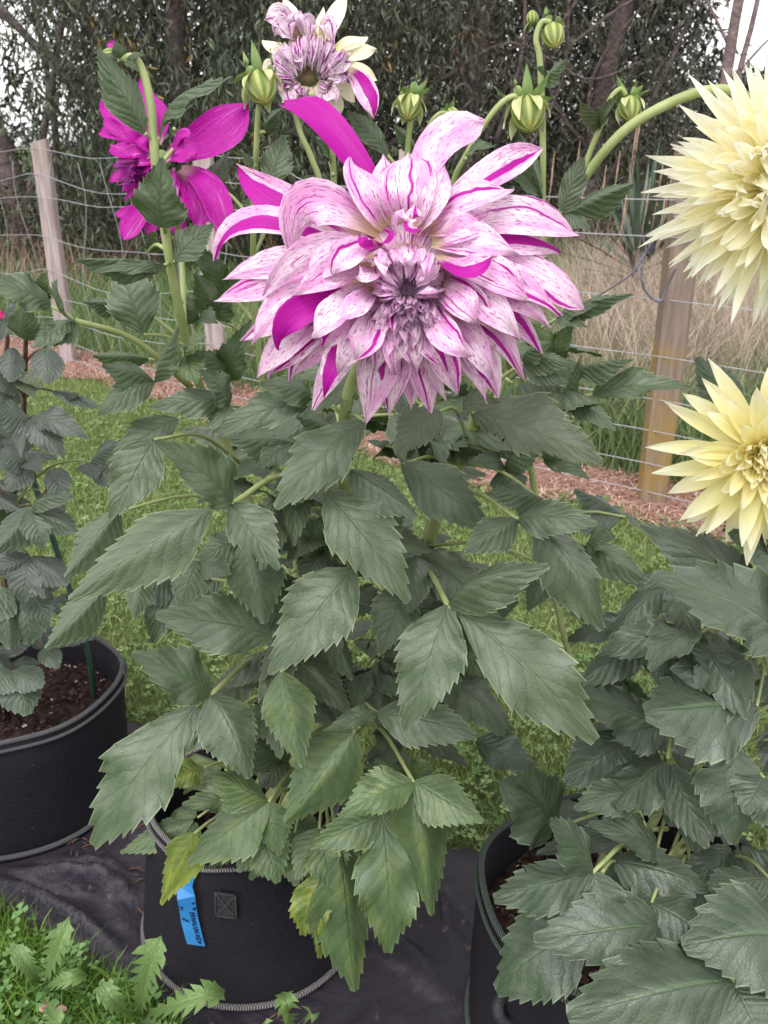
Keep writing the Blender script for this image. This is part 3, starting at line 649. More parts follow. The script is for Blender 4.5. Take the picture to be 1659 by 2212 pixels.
tg = link('plant_tag', new_mesh('plant_tag', V, F, [(v.x, v.z) for v in V], False), M['tag']); tg['label'] = 'folded bright blue plastic plant tag with dark handwriting hanging on the grow bag'; tg['category'] = 'plant tag'
def on_tag(u, v):                        # u across 0..1, v 0..1 down the lower flap
    f = 3.6 + v * 3.3; i = min(int(f), 6); q = f - i; a = V[i * 4].lerp(V[i * 4 + 4], q); b = V[i * 4 + 1].lerp(V[i * 4 + 5], q); n_ = (V[i * 4] - V[i * 4 + 3]).normalized(); return a.lerp(b, u) + n_ * .0012
mb = MB()
strokes = [[(.95, .02), (.78, .03), (.9, .06)], [(.05, .10), (.22, .13), (.08, .16)], [(.98, .16), (.8, .17), (.95, .21)], [(.55, .25), (.85, .27), (.6, .31), (.85, .33)], [(.6, .36), (.82, .38), (.62, .42), (.84, .43)], [(.1, .33), (.45, .42)],
           [(.6, .47), (.84, .46), (.72, .51), (.6, .49)], [(.58, .55), (.86, .55)], [(.60, .58), (.86, .60), (.62, .63), (.86, .66)], [(.62, .69), (.84, .71), (.7, .75), (.62, .72)], [(.58, .79), (.88, .80), (.86, .84)], [(.62, .88), (.84, .87), (.72, .92), (.84, .94)]]
for st_ in strokes: tube(mb, [on_tag(*q) for q in st_], [.0009, .0009], 8, 4)
link('handwriting', mb.mesh('handwriting'), M['ink'], tg)

# ---------------------------------------------------------------- leaves
def leaflet_mesh(name, teeth, wprof, bend, fold, wave, twist, seed, tooth=.10, tipv=1.0):
    r = random.Random(seed); rows = [(0.0, 0, 0)]
    for i in range(teeth):
        v0 = .10 + .86 * i / teeth; dv = .86 / teeth
        rows.append((v0 + dv * .12, -tooth * r.uniform(.5, 1), 0)); rows.append((v0 + dv * .78, tooth * .35 * r.uniform(.6, 1.2), dv * .55))
    rows.append((1.0, 0, 0)); S = (-1, -.62, -.22, 0, .22, .62, 1); V = []; U = []
    for (v, dw, fwd) in rows:
        W0 = wprof(v)
        for s in S:
            a = abs(s); edge = max(0, (a - .62) / .38); W = W0 * (1 + dw * edge) * .5; vv = min(v + fwd * edge, 1.0)
            x = s * W; z = bend * 4 * v * (1 - v) * (1 - .25 * v); z += -fold * a * W0 * .5 + wave * math.sin(v * 17 + (3 if s > 0 else 0) + seed) * a * a * W0
            z += .03 * math.cos(a * 3.14 * 1.2) * W0
            x2 = x * math.cos(twist * (v - .4)) ; z += x * math.sin(twist * (v - .4))
            V.append((x2 + .04 * math.sin(v * 2.5 + seed) * (v * (1 - v)) * 2, vv, z)); U.append((s, v))
    k = len(S); F = [(i * k + j, i * k + j + 1, (i + 1) * k + j + 1, (i + 1) * k + j) for i in range(len(rows) - 1) for j in range(k - 1)]
    return new_mesh(name, V, F, U)
def wp(peak, base=.12, p=1.25):
    def f(v):
        if v < peak: t = v / peak; return base + (1 - base) * math.sin(t * math.pi / 2) ** .9
        t = (v - peak) / (1 - peak); return max(.012, (1 - t ** p))
    return f
LEAF = [leaflet_mesh('leaflet_blade', 9 + i % 4, wp(.36 + .03 * (i % 5), .1 + .03 * (i % 2), 1.12 + .1 * (i % 3)), (.02, .10, .16, .06, .12, .20)[i % 6], (.15, .35, -.12, .5, .05, -.25)[(i * 5) % 6], (.02, .05, .035)[i % 3], (-.25, .2, 0, .4, -.1)[i % 5], 50 + i) for i in range(18)]
RND = [leaflet_mesh('leaflet_blade', 8, wp(.42, .3, 1.9), (.05, .12, .18, .02)[i % 4], (.1, .4, -.2)[i % 3], .02, (-.2, .2, 0)[i % 3], 90 + i, tooth=.06) for i in range(8)]
BRD = [leaflet_mesh('leaflet_blade', 9, wp(.38, .2, 1.6), (.05, .12, .16, .02)[i % 4], (.1, .3, -.15)[i % 3], (.03, .06)[i % 2], (-.2, .2, 0)[i % 3], 120 + i, tooth=.09) for i in range(8)]
for L_, mt in ((LEAF, 'leaf'), (RND, 'leaf_left'), (BRD, 'leaf_right')):
    for me in L_: me.materials.append(M[mt])
def leaflet(parent, B, T, w, N=None, lib=LEAF, mat=None, lbl=None):
    y = T - B; L = y.length; y.normalize()
    if N is None:
        tc = (C0 - (B + T) / 2).normalized(); N = tc * .9 + Vector((0, 0, .42)) + Vector((rnd.uniform(-.24, .24), rnd.uniform(-.15, .15), rnd.uniform(-.1, .2)))
    x = y.cross(N).normalized(); z = x.cross(y)
    me = rnd.choice(lib)
    o = link('leaflet', me, None, parent)
    o.matrix_basis = Matrix(((x.x * w, y.x * L, z.x * L, B.x), (x.y * w, y.y * L, z.y * L, B.y), (x.z * w, y.z * L, z.z * L, B.z), (0, 0, 0, 1)))
    if mat is not None and mat is not me.materials[0]:
        o.material_slots[0].link = 'OBJECT'; o.material_slots[0].material = mat
    if lbl: o['label'] = lbl
    return o

class Plant:
    def __init__(s, name, label, base, lib, leafmat, stemmat, group=None):
        s.t = thing(name, label, 'plant', base, group); s.pts = []; s.lib = lib; s.lm = leafmat; s.sm = stemmat
    def stem(s, pts, R, reg=True, name='stem', mat=None, k=9):
        P_ = [aty(*p) if not isinstance(p, Vector) else p for p in pts]; mb = MB(); n = 5 * (len(P_) - 1); tube(mb, P_, [q * .60 for q in R], n, k)
        o = link(name, mb.mesh(name), mat or M[s.sm], s.t)
        if reg: s.pts += catmull(P_, n)
        return o
    def near(s, p):
        best = None
        for q in s.pts:
            d = (q - p).length + max(0, q.z - p.z + .03) * 1.5
            if best is None or d < best[0]: best = (d, q)
        return best[1]
    def leaf(s, node, lfs, Y, attach=None, mat=None, dY=-.04, lib=None, N=None, rach=.0026, lbl=None):
        """one compound leaf: its stalk is the part, its leaflets the sub-parts. node (px,py); lfs [(tx,ty,w[,bx,by])]"""
        nd = aty(node[0], node[1], Y); at = aty(*attach) if attach else s.near(nd)
        mid = (nd + at) / 2 + Vector((0, 0, .10 * (nd - at).length)); mb = MB(); pts = [at, mid, nd]
        rach *= .8; tube(mb, pts, [rach * 1.3, rach * .9], 8, 6)
        for l in lfs:
            if len(l) > 3:
                b = aty(l[3], l[4], Y); tube(mb, [nd, (nd + b) / 2 + Vector((0, 0, .002)), b], [rach * .9, rach * .6], 4, 5)
        lf = link('leaf', mb.mesh('leaf'), M[s.sm], s.t)
        for l in lfs:
            b = aty(l[3], l[4], Y) if len(l) > 3 else nd; tY = l[5] if len(l) > 5 else Y + dY
            tp = aty(l[0], l[1], tY); wd = l[2] * m_per_px((b + tp) / 2) * (1.22 if (lib or s.lib) is BRD else 1.14)
            leaflet(lf, b, tp, wd, N, lib or s.lib, M[mat] if mat else M[s.lm], lbl)
        return lf
    def fill(s, n, zr, rad, seed, cx, cy, lib=None, mats=None, size=(.09, .15), test=None):
        r = random.Random(seed)
        for k in range(n):
            for _ in range(60):
                a = r.uniform(0, 6.283); q = rad * math.sqrt(r.uniform(.08, 1)); z = r.uniform(*zr); nd = Vector((cx + q * math.cos(a), cy + q * math.sin(a), z))
                if test is None or test(nd): break
            else: continue
            at = s.near(nd); mb = MB(); tube(mb, [at, (at + nd) / 2 + Vector((0, 0, .02)), nd], [.003, .002], 6, 5); lf = link('leaf', mb.mesh('leaf'), M[s.sm], s.t)
            out = Vector((math.cos(a), math.sin(a), 0)); m_ = M[r.choice(mats)] if mats else M[s.lm]
            for da, f in ((0, 1), (1.0, .75), (-1.0, .75)):
                d = Vector((math.cos(a + da), math.sin(a + da), r.uniform(-.7, .15))).normalized(); L = r.uniform(*size) * f; b = nd + d * .008
                leaflet(lf, b, b + d * L, L * r.uniform(.42, .55), Vector((0, 0, 1)) + out * .2 + Vector((r.uniform(-.4, .4), r.uniform(-.5, .1), 0)), lib or s.lib, m_)

# ---------------------------------------------------------------- petals, flowers, buds
def petal(parent, Pb, Pm, Pt, w, N, mat, cup=.25, stripe=None, tipw=1.7, peak=.6, basew=.3, fold=0.0, twist=0.0, name='petal', nr=11):
    """a petal as a curved, cupped strip through base, middle and tip"""
    Pm2 = Pm * 2 - (Pb + Pt) * .5; S = (-1, -.7, -.35, 0, .35, .7, 1); V = []; U = []; L = 0; prev = None; sd_ = rnd.uniform(0, 9)
    for i in range(nr + 1):
        v = i / nr; q = Pb * (1 - v) ** 2 + Pm2 * (2 * v * (1 - v)) + Pt * v * v; t = ((Pm2 - Pb) * (1 - v) + (Pt - Pm2) * v)
        t = t.normalized() if t.length > 1e-9 else Vector((0, 0, 1)); n = N - t * N.dot(t)
        n = n.normalized() if n.length > 1e-6 else t.orthogonal().normalized(); b = t.cross(n)
        if twist:
            a = twist * v; n, b = n * math.cos(a) + b * math.sin(a), b * math.cos(a) - n * math.sin(a)
        if prev is not None: L += (q - prev).length
        prev = q
        pr = (basew + (1 - basew) * math.sin(min(1, v / peak) * math.pi / 2)) if v < peak else max(.02, 1 - ((v - peak) / (1 - peak)) ** tipw)
        W = w * .5 * pr
        for s in S:
            h = cup * W * (s * s - .35) * (1.4 - 1.3 * v + 1.6 * max(0, v - .6)) + .07 * W * math.cos(s * 7.5) + fold * abs(s) * W + .07 * w * math.sin(v * 7 + s * 2.4 + sd_) * v
            V.append(q + b * (s * W) + n * h); U.append((s, v))
    k = len(S); F = [(i * k + j, i * k + j + 1, (i + 1) * k + j + 1, (i + 1) * k + j) for i in range(nr) for j in range(k - 1)]
    o = link(name, new_mesh(name, V, F, U), mat, parent); o['plen'] = L; o['pwid'] = w * .5
    o['stripe_at'] = stripe[0] if stripe else 0.0; o['stripe_half'] = stripe[1] if stripe else -1.0
    return o
def blob(mb, c, axis, r, h, n=12, m=8, lobes=0, amp=0.0):
    ax = axis.normalized(); e = ax.orthogonal().normalized(); g = ax.cross(e); V = []; F = []; U = []
    for i in range(m + 1):
        f = i / m * math.pi
        for j in range(n):
            a = 2 * math.pi * j / n; rr = r * math.sin(f) * (1 + amp * math.cos(lobes * a)) * (1 + .12 * math.cos(f)); V.append(c - ax * h * math.cos(f) + (e * math.cos(a) + g * math.sin(a)) * rr); U.append((j / n, i / m))
    for i in range(m): F += [(i * n + j, i * n + (j + 1) % n, (i + 1) * n + (j + 1) % n, (i + 1) * n + j) for j in range(n)]
    mb.add(V, F, U)
def bud_mat():
    m = NT('bud_skin'); uv, u, v = m.uv(); st = m.math('SINE', m.math('MULTIPLY', u, 6.283 * 8))
    c = m.mix(m.ss(st, -.6, .7), (.16, .23, .05), (.38, .42, .14)); c = m.mix(m.ss(v, .7, 1.0), c, (.50, .46, .14)); c = m.mix(m.ss(v, .3, .0), c, (.13, .22, .06))
    return m.done(m.leafy(c, c, .12, .45, .4, m.bump(st, .002, .5)))
M['bud'] = bud_mat()
def bud(plant, px, py, Y, rpx, ax2, bracts=7, pale=5):
    """closed flower bud with recurved bracts; ax2 is the direction of its tip in the picture plane"""
    c = aty(px, py, Y); s = m_per_px(c); ax = (Rt * ax2[0] + Up * (-ax2[1]) - Fw * .25).normalized(); r = rpx * s
    mb = MB(); blob(mb, c, ax, r, r * 1.12, 16, 9, 8, .035); o = link('bud', mb.mesh('bud'), M['bud'], plant.t)
    e = ax.orthogonal().normalized(); g = ax.cross(e); b0 = c - ax * r * .95
    for k in range(pale):
        a = 2 * math.pi * (k + rnd.uniform(-.2, .2)) / pale; d = e * math.cos(a) + g * math.sin(a); L = rnd.uniform(.9, 1.35)
        petal(o, b0 + d * r * .3, b0 + d * r * 1.12 + ax * r * .55, b0 + d * r * rnd.uniform(1.15, 1.75) + ax * r * 1.5 * L, r * .75, d, M['bract_pale'], .2, tipw=2.2, peak=.5, name='inner_bract', nr=7)
    for k in range(bracts):
        a = 2 * math.pi * (k + rnd.uniform(-.25, .25)) / bracts; d = e * math.cos(a) + g * math.sin(a)
        petal(o, b0 + d * r * .15, b0 + d * r * .9 - ax * r * rnd.uniform(-.1, .35), b0 + d * r * rnd.uniform(1.0, 1.9) - ax * r * rnd.uniform(-.1, 1.5), r * .66, -ax + d * .3, M['bract'], .3, tipw=2.0, peak=.45, name='bract', nr=7)
    return o

M['petal_white'] = simple('white_florets', (.8, .76, .72), None, 5, .6)
# ================================================================= plant in the middle
mc = POTS[1][1]
mid = Plant('dahlia_plant', 'tall dahlia with huge white and magenta striped flower in the middle grow bag', (mc.x, mc.y, .18), LEAF, 'leaf', 'stem')
SB = lambda dx, dy: Vector((mc.x + dx, mc.y + dy, .17))
mid.stem([SB(.02, .0), (742, 1560, 1.16), (835, 1440, 1.15), (905, 1220, 1.12), (960, 1070, 1.09), (1015, 940, 1.06), (1040, 870, 1.03)], [.019, .018, .016, .011])
mid.stem([SB(-.01, .02), (690, 1560, 1.18), (735, 1360, 1.15), (750, 1180, 1.08), (742, 1000, 1.0), (748, 870, .93), (790, 760, .88), (858, 660, .815)], [.017, .014, .011, .010])
mid.stem([SB(-.04, .01), (640, 1520, 1.18), (590, 1250, 1.15), (505, 1000, 1.12), (430, 830, 1.07), (402, 735, 1.03), (377, 620, 1.0), (357, 500, .99), (336, 350, .985), (326, 230, .985), (307, 150, .985), (285, 122, .985), (262, 128, .985)], [.010, .0095, .009, .0085, .007, .0045])
mid.stem([SB(.0, .05), (640, 1300, 1.22), (590, 1000, 1.2), (552, 700, 1.16), (547, 480, 1.12), (553, 340, 1.1), (556, 260, 1.09), (559, 225, 1.09)], [.008, .007, .006, .0045])
mid.stem([(742, 1000, 1.05), (730, 700, 1.12), (722, 420, 1.1), (716, 320, 1.08), (700, 250, 1.07), (672, 200, 1.05)], [.007, .006, .006])
mid.stem([(728, 650, 1.11), (700, 430, 1.12), (672, 340, 1.12), (648, 285, 1.12), (632, 215, 1.13)], [.006, .006, .005])
mid.stem([(960, 1070, 1.12), (930, 800, 1.16), (885, 500, 1.16), (880, 340, 1.15), (888, 255, 1.14), (890, 225, 1.14)], [.007, .006, .0055])
mid.stem([(900, 600, 1.17), (900, 350, 1.17), (925, 275, 1.16), (950, 245, 1.16), (972, 247, 1.17)], [.0045, .004])
mid.stem([(985, 1010, 1.12), (1100, 800, 1.16), (1165, 560, 1.16), (1172, 400, 1.15), (1172, 280, 1.15), (1166, 130, 1.15), (1158, 85, 1.15), (1170, 48, 1.15), (1190, 48, 1.15)], [.007, .0065, .006, .005])
mid.stem([(985, 600, 1.14), (975, 420, 1.12), (1010, 330, 1.1), (1060, 250, 1.09), (1095, 214, 1.09), (1125, 208, 1.09), (1138, 220, 1.09)], [.0058, .0055])
bud(mid, 565, 190, 1.08, 34, (.25, 1)); bud(mid, 884, 232, 1.14, 26, (-.15, 1), 9, 6); bud(mid, 978, 248, 1.19, 15, (.6, .8), 8, 0)
bud(mid, 1195, 78, 1.15, 25, (.1, 1), 6, 0); bud(mid, 1150, 38, 1.16, 13, (-.1, -1), 5, 0); bud(mid, 1141, 248, 1.085, 36, (.05, 1), 8, 6); bud(mid, 235, 118, .99, 13, (-1, .2), 6, 0)
# bracts at the head of the purple stem
for (bx, by, tx, ty, w_) in [(262, 128, 248, 86, 28), (255, 130, 205, 125, 20), (275, 125, 312, 120, 16), (270, 130, 300, 155, 18)]:
    mid.leaf((bx, by), [(tx, ty, w_)], .985, (bx + 3, by + 2, .985), dY=-.01)

def LV(node, lfs, Y, **k): return mid.leaf(node, lfs, Y, **k)
# leaves of the purple stem
LV((313, 288), [(212, 105, 78)], .975, attach=(331, 308, .985), dY=-.01, N=Vector((.25, -1, .25)))
LV((345, 298), [(503, 168, 44)], .985, attach=(333, 310, .985), dY=-.05, N=Vector((-.5, -.5, .75)))
LV((352, 492), [(352, 340, 112)], .97, attach=(357, 500, .985), dY=-.03, N=Vector((0, -1, .45)))
LV((360, 572), [(165, 560, 52), (186, 590, 30, 350, 580)], .97, attach=(368, 575, 1.0), dY=-.03)
LV((378, 565), [(462, 485, 66)], .99, attach=(370, 575, 1.0), dY=.02)
LV((318, 545), [(325, 500, 30)], 1.06, attach=(360, 540, 1.0))
# left side, upper
LV((310, 722), [(268, 572, 108)], 1.0, attach=(405, 750, 1.03), dY=.02, N=Vector((-.1, -1, .5)))
LV((160, 692), [(124, 606, 98), (70, 752, 84), (-30, 612, 88, 110, 662), (95, 765, 50, 150, 705)], .93, attach=(412, 836, 1.05), rach=.004, N=Vector((-.05, -.75, .75)))
LV((321, 776), [(200, 768, 46)], 1.03, attach=(400, 800, 1.05), mat='leaf_low')
LV((333, 824), [(220, 788, 84), (210, 898, 66), (386, 706, 66)], 1.0, attach=(415, 800, 1.05))
LV((385, 905), [(232, 1005, 78)], 1.02, attach=(450, 870, 1.07))
LV((335, 950), [(236, 1122, 104)], .92, attach=(520, 1000, 1.1))
LV((260, 660), [(180, 652, 46)], 1.05, attach=(400, 740, 1.03))
LV((255, 1105), [(140, 1248, 96)], 1.0, attach=(560, 1100, 1.13), mat='leaf')
LV((225, 1275), [(97, 1402, 84)], .95, attach=(590, 1250, 1.14))
LV((495, 876), [(323, 880, 68), (430, 800, 70), (470, 950, 70)], 1.0, attach=(560, 930, 1.1))
LV((680, 866), [(458, 938, 76), (560, 830, 70)], .95, attach=(745, 900, .95))
LV((500, 820), [(545, 690, 70), (420, 760, 60)], 1.12); LV((470, 690), [(420, 590, 62), (500, 610, 58)], 1.14); LV((490, 640), [(415, 520, 55), (540, 560, 50)], 1.2)
LV((430, 690), [(365, 640, 55), (470, 700, 50)], 1.1); LV((400, 770), [(425, 830, 70), (445, 730, 60)], 1.0, mat='leaf_low')
# behind and above the striped flower
LV((583, 405), [(614, 292, 64)], 1.08, attach=(552, 430, 1.1), dY=.02); LV((458, 398), [(490, 332, 46)], 1.15, mat='leaf_olive', dY=.03); LV((838, 335), [(749, 240, 44)], 1.15, attach=(885, 420, 1.15), dY=.02)
LV((575, 285), [(612, 232, 34)], 1.09, attach=(556, 290, 1.095)); LV((548, 350), [(518, 325, 40)], 1.1, attach=(552, 360, 1.1)); LV((712, 350), [(680, 300, 34)], 1.1, attach=(720, 380, 1.09))
LV((1172, 180), [(1222, 130, 48), (1150, 145, 22)], 1.145, attach=(1168, 200, 1.15)); LV((1172, 430), [(1120, 285, 52)], 1.14, attach=(1172, 440, 1.15)); LV((1170, 445), [(1100, 380, 40)], 1.15)
LV((1010, 335), [(1070, 318, 36)], 1.1, attach=(1005, 345, 1.1)); LV((905, 330), [(850, 270, 36)], 1.17)
LV((600, 470), [(520, 440, 60), (640, 400, 60)], 1.18); LV((690, 420), [(650, 380, 40)], 1.16)
# right side, upper
LV((1240, 868), [(1368, 776, 54, 1240, 800), (1250, 780, 62), (1330, 932, 56, 1225, 868), (1493, 836, 66, 1280, 852), (1160, 880, 56)], .98, attach=(1045, 960, 1.05), rach=.004, N=Vector((.1, -.75, .7)))
LV((1200, 690), [(1366, 636, 44), (1270, 708, 34), (1290, 660, 40)], 1.05, attach=(1110, 800, 1.15)); LV((1130, 785), [(1236, 788, 54), (1190, 740, 50), (1225, 830, 50)], .98, attach=(1040, 880, 1.03))
LV((1175, 992), [(1273, 1036, 50), (1220, 940, 50)], 1.0, attach=(1010, 950, 1.06)); LV((1190, 780), [(1240, 700, 54), (1150, 700, 60)], 1.08, mat='leaf_low', attach=(1100, 820, 1.14))
# collar of leaves below the striped flower
LV((1000, 890), [(1303, 1003, 138, 1025, 893), (1080, 870, 70)], .93, attach=(1030, 920, 1.05), dY=-.06, mat='leaf_olive', rach=.004)
LV((950, 888), [(856, 985, 98)], .88, attach=(1010, 950, 1.05), mat='leaf_olive', dY=-.03)
LV((787, 912), [(596, 1100, 122)], .90, attach=(745, 900, .95), dY=-.05)
LV((757, 1015), [(903, 1116, 100)], .88, attach=(742, 990, .99), dY=-.03); LV((704, 1062), [(882, 1302, 140)], .88, attach=(742, 1020, 1.0), dY=-.05)
LV((871, 1003), [(1054, 1150, 116)], .98, attach=(990, 1010, 1.07), dY=-.03); LV((1175, 1085), [(1050, 1066, 68), (1230, 1180, 60)], .97, attach=(1000, 1000, 1.06))
LV((640, 960), [(488, 945, 96), (560, 1010, 80)], 1.0, attach=(742, 960, .99)); LV((640, 1100), [(540, 1130, 80), (610, 1190, 90)], 1.02, attach=(748, 1130, 1.06)); LV((720, 930), [(640, 900, 70), (700, 1010, 70)], 1.0)
LV((930, 1010), [(1000, 940, 60), (880, 960, 60), (960, 1090, 80)], 1.08); LV((1090, 1010), [(1180, 960, 70), (1120, 1080, 80), (1010, 1000, 50)], 1.04, attach=(1010, 960, 1.06))
# big left spray
LV((500, 1090), [(333, 952, 116), (148, 1297, 142, 455, 1102), (602, 1232, 98)], .86, attach=(690, 1045, 1.05), dY=-.05, rach=.004)
LV((525, 1172), [(428, 1206, 74)], 1.0, attach=(600, 1180, 1.14)); LV((432, 1210), [(388, 1312, 84), (500, 1240, 60), (292, 1338, 54, 308, 1240)], .97, attach=(590, 1190, 1.13)); LV((532, 1165), [(572, 1348, 118)], .95, attach=(600, 1150, 1.14))
LV((588, 1375), [(335, 1328, 128)], .94, attach=(700, 1380, 1.15), dY=-.02); LV((765, 1230), [(582, 1456, 148)], .87, attach=(752, 1200, 1.06), dY=-.05); LV((885, 1270), [(822, 1412, 100)], .97, attach=(900, 1230, 1.1))
LV((700, 1190), [(640, 1110, 80), (650, 1250, 90), (760, 1180, 60)], 1.03); LV((640, 1300), [(560, 1270, 80), (610, 1400, 80), (700, 1330, 80)], 1.06); LV((800, 1150), [(880, 1080, 80), (850, 1230, 90), (930, 1190, 80)], 1.02)
# right spray
LV((1118, 1122), [(1004, 1195, 82), (1292, 1134, 86), (1302, 1362, 120, 1160, 1135)], .90, attach=(950, 1080, 1.09), dY=-.05, rach=.0035); LV((1264, 1183), [(1398, 1258, 76), (1330, 1160, 60)], .98, attach=(1120, 1125, .92))
LV((1190, 1225), [(1262, 1345, 80), (1140, 1320, 60)], 1.0, attach=(920, 1180, 1.1)); LV((968, 1308), [(1188, 1222, 102), (872, 1578, 138), (1285, 1602, 156, 995, 1320), (1000, 1450, 90, 985, 1330, .95)], .86, attach=(885, 1250, 1.12), dY=-.05, rach=.0042)
LV((1000, 1380), [(1120, 1300, 70), (1050, 1420, 70)], 1.05, mat='leaf'); LV((1010, 1400), [(1048, 1545, 46)], 1.1, attach=(870, 1350, 1.14), mat='leaf_low')
# low sprays
LV((455, 1500), [(283, 1413, 118), (540, 1682, 118), (203, 1828, 152, 425, 1525)], .90, attach=(640, 1430, 1.17), dY=-.05, rach=.0042); LV((607, 1452), [(655, 1658, 108)], .91, attach=(690, 1420, 1.16), mat='leaf_low'); LV((580, 1440), [(620, 1570, 80)], .96, attach=(680, 1420, 1.16))
LV((815, 1540), [(1032, 1592, 108), (700, 1580, 40)], .93, attach=(740, 1560, 1.16)); LV((1030, 1600), [(1160, 1670, 86)], 1.02, attach=(860, 1500, 1.14), mat='leaf_right'); LV((765, 1582), [(615, 1778, 150)], .91, attach=(735, 1540, 1.16), mat='leaf_low')
LV((893, 1690), [(737, 1762, 98), (1045, 1775, 112), (932, 1980, 130)], .87, attach=(770, 1560, 1.15), dY=-.04, mat='leaf_low', rach=.0034); LV((890, 1680), [(810, 1640, 60), (930, 1650, 60)], .95, mat='leaf_low')
LV((826, 1760), [(836, 2058, 138), (668, 1832, 92)], .885, attach=(720, 1650, 1.15), dY=-.04, mat='leaf_low'); LV((735, 1850), [(768, 2142, 150)], .90, attach=(700, 1700, 1.12), dY=-.01, mat='leaf_low', lbl='drooping leaflet with chewed holes'); LV((715, 1870), [(655, 2020, 84), (690, 2070, 50)], .92, attach=(700, 1700, 1.12), dY=-.01, mat='leaf_yellow', lbl='yellowing leaflet')
LV((580, 1732), [(405, 1866, 124), (462, 1672, 88), (604, 1848, 86)], .90, attach=(690, 1660, 1.16), dY=-.02, mat='leaf_low', rach=.0034); LV((420, 1800), [(347, 1955, 84)], .90, attach=(500, 1760, .96), dY=-.01, mat='leaf_yellow')
LV((440, 1660), [(350, 1702, 62)], .99, attach=(600, 1650, 1.15), mat='leaf_yellow'); LV((535, 1800), [(540, 1878, 84)], .94, attach=(640, 1700, 1.14), mat='leaf_low'); LV((637, 1800), [(640, 1915, 104), (590, 1900, 70), (700, 1880, 80)], .95, attach=(670, 1700, 1.14), mat='leaf_low')
LV((620, 1640), [(540, 1600, 80), (560, 1700, 80), (600, 1560, 70)], 1.02); LV((560, 1580), [(480, 1560, 70), (500, 1640, 80)], 1.04); LV((900, 1480), [(960, 1420, 70), (980, 1520, 80)], 1.08); LV((720, 1480), [(660, 1440, 70), (760, 1560, 80)], 1.1)
LV((370, 1250), [(280, 1300, 80), (330, 1390, 70)], 1.12, mat='leaf_right')
mid.fill(60, (.36, .95), .21, 5, mc.x + .10, mc.y - .03, mats=['leaf', 'leaf', 'leaf_olive'], size=(.10, .16), test=lambda p: 500 < proj(p)[0] < 980 and p.y > 1.0)
mid.fill(10, (.85, 1.02), .16, 6, .06, 1.08, size=(.08, .13), test=lambda p: p.y > .97)
LV((560, 1790), [(515, 1885, 84), (600, 1908, 92), (480, 1840, 60)], .92, attach=(650, 1700, 1.14), mat='leaf_low'); LV((690, 1790), [(640, 1900, 80), (720, 1930, 90)], .93, mat='leaf_low')
mid.fill(10, (.26, .36), .16, 8, mc.x + .05, mc.y - .03, mats=['leaf_low'], size=(.08, .13), test=lambda p: p.y > .98)

# striped flower ----------------------------------------------------
FC = (883, 612)
def zf(x, y): return 433.7 + .5229 * x, 189.8 + .5229 * y
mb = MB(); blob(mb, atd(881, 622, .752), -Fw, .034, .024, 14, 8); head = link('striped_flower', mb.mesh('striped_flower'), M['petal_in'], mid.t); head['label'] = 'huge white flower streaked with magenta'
head['plen'] = .05; head['pwid'] = .03; head['stripe_at'] = 0.; head['stripe_half'] = -1.
LAY = {0: (.045, .030, .062), 1: (.035, .004, .028), 2: (.026, -.014, .002), 3: (.018, -.030, -.020), 4: (.008, -.040, -.040), 5: (.0, -.030, -.030)}
D0 = .735
def sp(bx, by, tx, ty, w, lay, stripe=None, bend=0.0, mid_=None, mat='petal', cup=.25, dj=0.0, **k):
    a, b = zf(bx, by), zf(tx, ty); d = LAY[lay]; j = rnd.uniform(-.005, .005) + dj
    Pb = atd(*a, D0 + d[0]); Pt = atd(*b, D0 + d[2] + j); m_ = zf(*mid_) if mid_ else ((a[0] + b[0]) / 2 + bend * (b[1] - a[1]), (a[1] + b[1]) / 2 - bend * (b[0] - a[0]))
    Pm = atd(*m_, D0 + d[1] + j); r_ = (Pt - atd(*FC, D0)); out = Vector((r_.x, r_.y, r_.z)); out.normalize()
    k.setdefault('twist', rnd.uniform(-.45, .45)); N = -Fw * 1.0 - out * .15 + Vector((rnd.uniform(-.25, .25), 0, rnd.uniform(-.1, .35)))
    k.setdefault('tipw', rnd.uniform(1.15, 1.7)); k.setdefault('peak', rnd.uniform(.48, .62)); return petal(head, Pb, Pm, Pt, w * .5229 * D0 / FPX * 1.12, N, M[mat], cup, stripe, **k)
ALL = (0.0, 3.0)
R_ = random.Random(3)
for k in range(46):                                    # hidden back petals fill the outline
    a = 2 * math.pi * (k + R_.uniform(-.3, .3)) / 46; dn = math.sin(a); rr = R_.uniform(330, 430) * (1 - .06 * dn); rx = R_.uniform(400, 540)
    if dn < -.45 : rr *= .80
    sp(850 + 90 * math.cos(a), 790 + 100 * dn, 850 + rx * math.cos(a) * 1.12, 790 + rr * 1.1 * dn, R_.uniform(95, 130), 0, None if R_.random() < .7 else (R_.uniform(-.6, .6), R_.uniform(.05, .2)), R_.uniform(-.1, .1), dj=.012)
sp(790, 560, 345, 62, 165, 0, ALL, mid_=(545, 190), tipw=4.0, peak=.74, cup=.5, twist=.5); sp(900, 560, 1172, 142, 165, 0, None, mid_=(965, 250), tipw=2.4, peak=.75, cup=.1)
sp(930, 560, 1408, 252, 125, 0, (.25, .22), mid_=(1190, 355), tipw=2.0, peak=.65); sp(930, 570, 1292, 425, 125, 1, (-.45, .12), mid_=(1110, 450), tipw=2.4); sp(950, 620, 1560, 612, 165, 0, (-.5, .06), mid_=(1270, 530), tipw=2.2, peak=.62)
sp(980, 690, 1484, 682, 112, 0, (-.3, .45), mid_=(1270, 640)); sp(980, 720, 1575, 916, 170, 0, (.7, .15), mid_=(1310, 740), tipw=2.4, peak=.7); sp(1000, 760, 1490, 942, 140, 1, (.6, .25), mid_=(1270, 790)); sp(1000, 800, 1442, 995, 150, 1, None, mid_=(1250, 830)); sp(1000, 830, 1408, 1098, 130, 0, (-.2, .3), mid_=(1230, 900))
